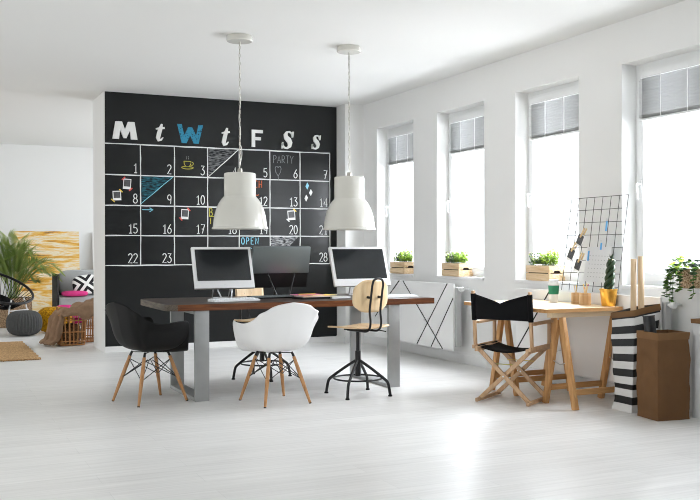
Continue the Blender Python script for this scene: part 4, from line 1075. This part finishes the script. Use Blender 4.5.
# the stripes are painted bands right round the bag
M_stripe_w = plain('off_white_stripe', (0.70, 0.70, 0.69), 0.7, var=0.06, bump=0.3, bscale=14, spec=0.25); M_stripe_b = plain('black_stripe_paint', (0.010, 0.011, 0.012), 0.6, bump=0.3, bscale=14)
make_bag('paper_bag', 'tall paper bag with black and white stripes by the table', 'bag', (4.992, 5.497, 0), math.radians(-2), 0.268, 0.225, 0.782, M_stripe_w, M_kraft_rim, 0.045, 2.0, (M_stripe_w, M_stripe_b, 14.0, 0.0), crumple=0.013, waist=0.14, slope=0.095, mouth=((.134, -.112), (.036, .036), (-.134, .112), (-.036, -.036)))
make_bag('paper_bag', 'brown kraft paper bag with folded rim, in front', 'bag', (4.950, 5.162, 0), math.radians(-7), 0.275, 0.245, 0.632, M_kraft, M_kraft_rim, 0.05, 5.0, crumple=0.015, neck=0.99)
make_bag('paper_bag', 'white paper bag with brown rim cut by the right edge', 'bag', (5.222, 4.955, 0), 0, 0.165, 0.22, 0.725, M_whitebag, M_kraft_rim, 0.03, 9.0, crumple=0.012)
def roll(name, label, cat, a, b, r, mat, group, hole=True, endmat=None):
    a, b = Vector(a), Vector(b); t = thing(name, label, cat, a, 0, group); d = b-a
    up = d.normalized()
    MB().tube([(0, 0, 0), d], r, 20, cap=not hole).build('wrap', mat, t, solid=0.002 if hole else 0)
    if not hole: MB().tube([d*0.995, d*1.006], r*1.06, 20).build('end_cap', endmat or mat, t)
    else: MB().tube([d*0.004, d*0.985], r*.62, 16).build('inner_turns', endmat or M_paper, t)
    return t
roll('paper_roll', 'tan paper roll standing left in the striped bag', 'roll', (4.975, 5.508, 0.03), (4.985, 5.508, 1.165), 0.021, M_roll, 'rolls in the paper bags')
roll('paper_roll', 'tan and white paper roll standing right in the striped bag', 'roll', (5.02, 5.462, 0.03), (5.022, 5.468, 1.185), 0.022, M_roll, 'rolls in the paper bags', True, M_pine)
roll('poster_tube', 'black tube leaning out of the brown paper bag', 'tube', (4.91, 5.16, 0.02), (4.872, 5.226, 0.745), 0.043, M_tube, 'rolls in the paper bags', False, M_tube)

# ------------------------------------------------------------------ trailing plant on the nearest sill
random.seed(21)
t = thing('trailing_plant', 'trailing plant with mixed leaves in a wicker pot on the nearest sill', 'plant', (5.365, 5.305, WIN_Z0))
MB().lathe([(0, 0), (.070, 0), (.080, .02), (.098, .14), (.100, .150), (.092, .150), (.086, .125), (0, .122)], 32).build('wicker_pot', M_wicker_pale, t)
MB().lathe([(0, .128), (.086, .128)], 20).build('soil', M_soil, t)
fo = MB(); vine = MB()
for k in range(75):
    a = random.uniform(0, 2*PI); r = .05+.09*math.sqrt(random.random()); z = .13+random.uniform(-.07, .12)*(1.2-r*3)
    p = Vector((r*math.cos(a)*.9, r*math.sin(a)*1.25, z)); p.x = min(p.x, .07)
    d = Vector((math.cos(a)*.7-.2, math.sin(a), random.uniform(-.5, .5))).normalized(); e = p+d*random.uniform(.055, .085); e.x = min(e.x, .09)
    fo.leaf(p, e, random.uniform(.044, .064), mat=random.choice([M_deepleaf, M_leaf, M_deepleaf, M_bluegreen, M_lime]))
for k, (a, ln_) in enumerate(((2.0, .20), (2.6, .16), (3.1, .22), (3.5, .14), (1.65, .25), (4.2, .18), (2.3, .12))):
    d = Vector((math.cos(a), math.sin(a), 0)); ox = min(0, d.x)
    pts = catmull([Vector((d.x*.05, d.y*.06, .145)), Vector((d.x*.11-.02, d.y*.13, .155)), Vector((d.x*.13-.04, d.y*.15, .08)), Vector((d.x*.125-.05, d.y*.16, .13-ln_))], 5)
    vine.tube(pts, .0018, 5)
    for q in range(3, len(pts)):
        for s_ in range(1 if q % 2 else 2):
            p = pts[q]; e = p+Vector((random.uniform(-.04, .01), random.uniform(-.045, .045), random.uniform(-.035, .01))); fo.leaf(p, e, random.uniform(.038, .054), mat=random.choice([M_deepleaf, M_leaf, M_deepleaf]))
fo.build('foliage', None, t, flip=False); vine.build('vine', M_leaf, t)

# ------------------------------------------------------------------ lounge beyond the partition
# rug
rug = thing('jute_rug', 'woven jute rug with ragged fringe on the left floor', 'rug', (0, 0, 0))
rows = []; random.seed(5)
for i in range(49):
    row = []
    for j in range(41):
        x = -1.3+2.515*i/48; y = 10.88+2.12*j/40
        row.append(Vector((x+.012*math.sin(j*1.3)*(i == 48), y, .010+.004*noise.noise(Vector((x*6, y*6, 0))))))
    rows.append(row)
MB().grid(rows).build('rug_weave', M_jute, rug, 60, solid=0.012)
fr = MB()
for side, y in ((-1, 10.88), (1, 13.0)):
    for k in range(150):
        x = -1.3+2.515*k/149; a = random.uniform(-.5, .5); ln_ = random.uniform(.03, .055)
        fr.tube([(x, y, .012), (x+a*ln_*.5, y+side*ln_*.6, .010), (x+a*ln_, y+side*ln_, .005)], [.006, .005, .003], 5)
fr_o = fr.build('fringe', M_jute, rug); fr_o['kind'] = 'stuff'

def make_pouf(label, x, y, r, h, mat, ribs, knit):
    t = thing('knitted_pouf', label, 'pouf', (x, y, 0), 0, 'knitted poufs')
    rows = []; nu, nv = ribs*6, 24
    for i in range(nu):
        a = 2*PI*i/nu; row = []
        for j in range(nv+1):
            b = -PI/2+PI*j/nv; b = max(min(b, PI/2-.01), -PI/2+.01)
            c = abs(math.cos(b))**.62; s = math.copysign(abs(math.sin(b))**.80, math.sin(b))
            rib = 1+(.085*abs(math.sin(a*ribs/2))-.05)*(c**.5) if knit else 1+.012*math.sin(a*ribs)*math.sin(b*18)
            top = .0 if s < 0 else -.05*math.exp(-(c/.25)**2)
            row.append(Vector((r*c*rib*math.cos(a), r*c*rib*math.sin(a), h/2+h/2*s+top*h)))
        rows.append(row)
    MB().grid(rows, None, closed_u=True).build('knit_cover', mat, t, 70)
    MB().lathe([(0, h-.028), (.022, h-.030), (.024, h-.040)], 14).build('centre_button', mat, t)
    return t
make_pouf('dark grey ribbed pouf beside the rug', 1.34, 14.0, .240, .365, M_greyknit, 34, True)
make_pouf('mustard yellow knitted pouf between grey pouf and basket', 1.80, 14.36, .255, .385, M_yellowknit, 24, False)

# round cord chair
ac = thing('cord_chair', 'round lounge chair with black ring and cords, cut by the left edge', 'chair', (.935, 14.52, 0))
cA, aV, bV = Vector((-.02, 0, .71)), Vector((.60, 0, -.165)), Vector((.03, .40, .20))
ring = [cA+aV*math.cos(2*PI*i/48)+bV*math.sin(2*PI*i/48) for i in range(48)]
MB().tube(ring, .019, 10, closed=True).build('seat_ring', M_blackmetal, ac)
hub = Vector((.10, -.02, .40)); cords = MB()
for p in ring:
    m1 = p.lerp(hub, .5)+Vector((0, 0, -.06)); cords.tube([p, m1, hub+(p-hub)*.10], .0045, 5)
cords.build('cords', M_blackcanvas, ac)['kind'] = 'stuff'
MB().tube([hub+Vector((.07*math.cos(2*PI*i/20), .06*math.sin(2*PI*i/20), 0)) for i in range(20)], .008, 8, closed=True).build('lower_ring', M_blackmetal, ac)
rows = []
for i in range(49):
    p = cA+aV*math.cos(2*PI*(i % 48)/48)+bV*math.sin(2*PI*(i % 48)/48)
    rows.append([hub.lerp(p, s)+Vector((0, 0, -.05*math.sin(PI*s)-.012)) for s in (.12, .22, .32, .42, .50)])
MB().grid(rows).build('seat_pad', M_blackcanvas, ac, 60, solid=.01)
for pts in ([(.26, -.16, .50), (.22, -.20, .30), (.22, -.20, .0)], [(.45, .02, .52), (.50, -.02, .30), (.52, -.02, .0)], [(-.35, -.10, .62), (-.40, -.15, .3), (-.42, -.16, .0)], [(-.1, .25, .5), (-.1, .36, .3), (-.1, .40, .0)]):
    MB().tube(catmull(pts, 5), .011, 8).build('leg', M_white_metal, ac)
MB().tube([(.22, -.20, .335), (.51, -.02, .345)], .010, 8).build('cross_tube', M_white_metal, ac)
# palm
random.seed(11)
pm = thing('potted_palm', 'big leafy palm in a woven basket behind the cord chair', 'plant', (1.33, 15.66, 0))
MB().lathe([(0, 0), (.23, 0), (.27, .06), (.295, .22), (.285, .40), (.27, .47), (.262, .47), (.262, .40), (0, .40)], 40).build('basket_pot', weave('brown_basket', (0.42, 0.29, 0.18), (0.14, 0.09, 0.05), 55), pm)
MB().lathe([(0, .42), (.262, .42)], 24).build('soil', M_soil, pm)
M_palm = translucent('palm_green', (.22, .31, .08), (.52, .60, .20), .45); M_palm2 = translucent('palm_dark_green', (.12, .20, .05), (.30, .42, .10), .4)
for k in range(20):
    a = k*2.399+random.uniform(-.3, .3); ln_ = random.uniform(.85, 1.28); spread = random.uniform(.25, 1.0)
    d = Vector((math.cos(a), math.sin(a)*.75, 0)); rise = ln_*(1.02-.55*spread)
    if d.y > .4: d.y *= .6
    reach = ln_*.72*spread
    pts = catmull([Vector((d.x*.04, d.y*.04, .40)), Vector((d.x*reach*.25, d.y*reach*.25, .40+rise*.55)), Vector((d.x*reach*.62, d.y*reach*.62, .40+rise*.95)), Vector((d.x*reach, d.y*reach, .40+rise*(1.02-.45*spread)))], 9)
    fr = MB().tube(pts, [.008*(1-.75*i/(len(pts)-1)) for i in range(len(pts))], 5)
    m_ = random.choice([M_palm, M_palm, M_palm2]); fr.mi(m_)
    for i in range(8, len(pts)-1):
        t_ = (pts[i+1]-pts[i-1]).normalized(); side = t_.cross(Vector((0, 0, 1))).normalized()
        q = (i-8)/(len(pts)-9); L_ = .30*(math.sin(PI*min(1, q*.8+.22)))+.05
        for half in (0, .5):
            p0 = pts[i].lerp(pts[i+1], half)
            for s_ in (-1, 1):
                dirn = (t_*.75+side*s_*.9+Vector((0, 0, .22))).normalized(); tip = p0+dirn*L_+Vector((0, 0, -.16*L_))
                if tip.y > 1.95: tip.y = 1.95
                fr.leaf(p0, tip, .015, mat=m_)
    fr.mats = [m_]
    fr.build('frond', m_, pm, flip=False)

# painting leaning on the back wall
def painting_material():
    m, N, L, b = new_mat('yellow_streaked_paint')
    tc = N.new('ShaderNodeTexCoord'); mp = N.new('ShaderNodeMapping'); mp.inputs['Scale'].default_value = (.7, 1, 5.5); mp.inputs['Location'].default_value = (3.2, 0, 1.7)
    L.new(tc.outputs['Object'], mp.inputs['Vector'])
    nz = N.new('ShaderNodeTexNoise'); nz.inputs['Scale'].default_value = 1.5; nz.inputs['Detail'].default_value = 8; nz.inputs['Roughness'].default_value = .65; nz.inputs['Distortion'].default_value = .5
    L.new(mp.outputs['Vector'], nz.inputs['Vector'])
    cr = N.new('ShaderNodeValToRGB'); e = cr.color_ramp.elements
    e[0].position = .02; e[0].color = (.06, .04, .025, 1); e[1].position = 1.0; e[1].color = (.80, .72, .62, 1)
    for ps, col in ((.10, (.36, .20, .07)), (.20, (.72, .33, .03)), (.34, (.80, .46, .07)), (.48, (.84, .62, .30)), (.62, (.84, .78, .66)), (.74, (.82, .56, .18)), (.86, (.84, .70, .46))):
        x = e.new(ps); x.color = (*col, 1)
    mr = N.new('ShaderNodeMapRange'); mr.inputs['From Min'].default_value = .34; mr.inputs['From Max'].default_value = .66; L.new(nz.outputs['Fac'], mr.inputs['Value'])
    L.new(mr.outputs['Result'], cr.inputs['Fac']); L.new(cr.outputs['Color'], b.inputs['Base Color']); b.inputs['Roughness'].default_value = .6
    return m
pt_ = thing('abstract_painting', 'large abstract yellow streaked painting leaning on the back wall', 'painting', (2.13, 17.50, .02)); pt_.rotation_euler = (math.radians(-5), 0, 0)
MB().box(-.62, .525, 0, .035, 0, 1.56, bev=.003).build('canvas_block', M_paper, pt_)
MB().box(-.621, .526, -.002, 0, 0.001, 1.561).build('painted_face', painting_material(), pt_)
cv = thing('blank_canvas', 'tall plain white canvas leaning beside the partition', 'canvas', (3.20, 17.48, .02)); cv.rotation_euler = (math.radians(-6), 0, 0)
MB().box(-.30, .50, 0, .04, 0, 1.55, bev=.003).build('canvas_block', M_paper, cv)
MB().box(-.27, .47, .04, .055, .03, 1.52).build('stretcher_frame', M_pine, cv)

# sofa
sf = thing('grey_sofa', 'grey cloth sofa partly hidden by the partition', 'sofa', (1.985, 15.4, 0))
MB().box(0, .03, .10, .72, .10, .84, bev=.012).build('side_panel', M_sofa_dark, sf)
MB().box(1.79, 1.85, .10, .72, .10, .84, bev=.012).build('side_panel', M_sofa_dark, sf)
MB().box(.03, 1.79, .02, .64, .10, .27, bev=.015).build('base', M_sofa, sf)
MB().box(.06, 1.79, .64, .72, .10, .82, bev=.015).build('back_frame', M_sofa, sf)
MB().box(.033, .925, -.01, .62, .27, .475, bev=.035).build('seat_cushion', M_sofa, sf)
MB().box(.93, 1.785, -.01, .62, .27, .475, bev=.035).build('seat_cushion', M_sofa, sf)
for x in (.105, .93):
    Mx_ = Matrix.Translation((x+.41, .60, .475)) @ Matrix.Rotation(math.radians(-12), 4, 'X')
    rows = []
    MB().ball((0, 0, .21), .415, .125, .215, 28, 14, p=4.2, M=Matrix.Identity(4)).build('back_cushion', M_sofa, sf, 60, loc=(x+.37, .50, .475), rot=(math.radians(-10), 0, 0))
for x in (.06, 1.79):
    for y in (.14, .66): MB().tube([(x, y, 0), (x, y, .10)], .02, 10).build('foot', M_blackmetal, sf)
def pattern_material():
    m, N, L, b = new_mat('black_white_zigzag')
    tc = N.new('ShaderNodeTexCoord'); sep = N.new('ShaderNodeSeparateXYZ'); L.new(tc.outputs['Object'], sep.inputs[0])
    def mth(op, a, bb):
        n_ = N.new('ShaderNodeMath'); n_.operation = op
        for i, v in enumerate((a, bb)):
            if v is None: continue
            if isinstance(v, (int, float)): n_.inputs[i].default_value = v
            else: L.new(v, n_.inputs[i])
        return n_.outputs[0]
    ax = mth('ABSOLUTE', sep.outputs[0], None); az = mth('ABSOLUTE', sep.outputs[2], None)
    dlt = mth('ABSOLUTE', mth('SUBTRACT', ax, az), None)
    s = mth('FRACT', mth('MULTIPLY', mth('ADD', dlt, .03), 8.0), None)
    g = mth('GREATER_THAN', s, .5)
    mx = N.new('ShaderNodeMix'); mx.data_type = 'RGBA'; mx.inputs['A'].default_value = (.82, .82, .80, 1); mx.inputs['B'].default_value = (.012, .012, .014, 1)
    L.new(g, mx.inputs['Factor']); L.new(mx.outputs['Result'], b.inputs['Base Color']); b.inputs['Roughness'].default_value = .9
    return m
o = MB().ball((0, 0, 0), .21, .08, .165, 24, 14, p=3.4).build('scatter_cushion', pattern_material(), None, 60); o.location = (2.455, 15.60, .655); o.rotation_euler = (math.radians(-18), math.radians(-8), .08)
tag(o, 'black and white patterned cushion on the grey sofa', 'cushion', 'cushions in the lounge')
o = MB().ball((0, 0, 0), .20, .17, .045, 24, 12, p=3.4).build('scatter_cushion', M_pink, None, 60); o.location = (2.26, 15.49, .522); o.rotation_euler = (0, 0, .1)
tag(o, 'flat pink cushion lying on the grey sofa seat', 'cushion', 'cushions in the lounge')
o = MB().ball((0, 0, 0), .19, .11, .18, 24, 12, p=3.2).build('scatter_cushion', M_pink, None, 60); o.location = (2.02, 14.80, .200); o.rotation_euler = (math.radians(-15), 0, .1)
tag(o, 'pink cushion on the floor between pouf and sofa', 'cushion', 'cushions in the lounge')

# rattan baskets
def make_basket(label, x, y, w, d, h):
    t = thing('rattan_basket', label, 'basket', (x, y, 0), 0, 'open rattan baskets')
    def rr(z, g=0): k = .90+.10*z/h; return [Vector((px, py, z)) for px, py in rrect(-w/2*k-g, w/2*k+g, -d/2*k-g, d/2*k+g, .06, 5)]
    MB().tube(rr(h), .016, 8, closed=True).build('rim', M_rattan, t)
    mb = MB()
    for z in (.016, .06, h*.45, h*.82): mb.tube(rr(z), .009, 6, closed=True)
    mb.build('hoops', M_rattan, t)
    mb = MB(); b, tp = rr(.016), rr(h)
    N_ = len(b)
    per = []
    L0 = [0]
    for i in range(N_): L0.append(L0[-1]+(b[(i+1) % N_]-b[i]).length)
    for k in range(26):
        q = L0[-1]*k/26
        i = max(j for j in range(N_) if L0[j] <= q); f = (q-L0[i])/max(1e-6, L0[i+1]-L0[i])
        mb.tube([b[i].lerp(b[(i+1) % N_], f), tp[i].lerp(tp[(i+1) % N_], f)], .0075 if k % 4 else .012, 6)
    mb.build('uprights', M_rattan, t)
    slab(MB(), [(p.x, p.y) for p in rr(.016)], .006, .014, M_rattan).build('base', None, t)
    for sx in (-1, 1): MB().tube([Vector((sx*w/2, .09*math.cos(PI*i/10), h+.10*math.sin(PI*i/10))) for i in range(11)], .010, 8).build('handle', M_rattan, t)
    return t
make_basket('open rattan basket with the brown blanket, nearest the partition end', 1.765, 12.42, .34, .42, .40)
make_basket('open rattan basket half hidden behind the partition', 2.135, 12.78, .32, .40, .42)
o = MB().ball((0, 0, 0), .135, .17, .13, 20, 12, p=3).build('folded_cloth', weave('brown_knit', (.20, .12, .06), (.06, .035, .018), 60), None, 60); o.location = (1.755, 12.42, .148)
tag(o, 'dark brown knitted cloth stuffed in the front rattan basket', 'cloth')
o = MB().ball((0, 0, 0), .055, .10, .035, 18, 10, p=3).build('folded_cloth', M_pink, None, 60); o.location = (1.835, 12.33, .318)
tag(o, 'bright pink cloth showing through the front rattan basket', 'cloth')
# blanket draped over the basket
prof = [(-.345, .03), (-.315, .06), (-.275, .09), (-.255, .18), (-.24, .30), (-.22, .395), (-.165, .445), (-.06, .465), (.06, .51), (.16, .545), (.25, .565), (.33, .54)]
prof = catmull([Vector((a, 0, b)) for a, b in prof], 6)
rows = []
for i, p in enumerate(prof):
    row = []
    top = max(0, min(1, (p.z-.34)/.12))
    for j in range(25):
        v = -1+2*j/24
        nz = noise.noise(Vector((p.x*7, v*2.6, p.z*6))); n2 = noise.noise(Vector((p.x*18+4, v*5, p.z*14)))
        wd = .15+.10*top
        fold = (.042*math.sin(v*8+p.z*4)+.02*nz-.045*v)*(1-top)
        dome = -(p.z-.40)*abs(v)**2.4*1.1*top+.045*nz+.022*n2+.014*math.sin(p.x*26+v*4)*top
        row.append(Vector((1.80+p.x+fold, 12.38+v*(wd+.05*(1-top))+.015*n2, max(.02, p.z+(dome if top > 0 else .012*nz)))))
    rows.append(row)
tag(MB().grid(rows).build('wool_blanket', M_blanket, None, 70, solid=.034), 'brown wool blanket draped over the front rattan basket', 'blanket')
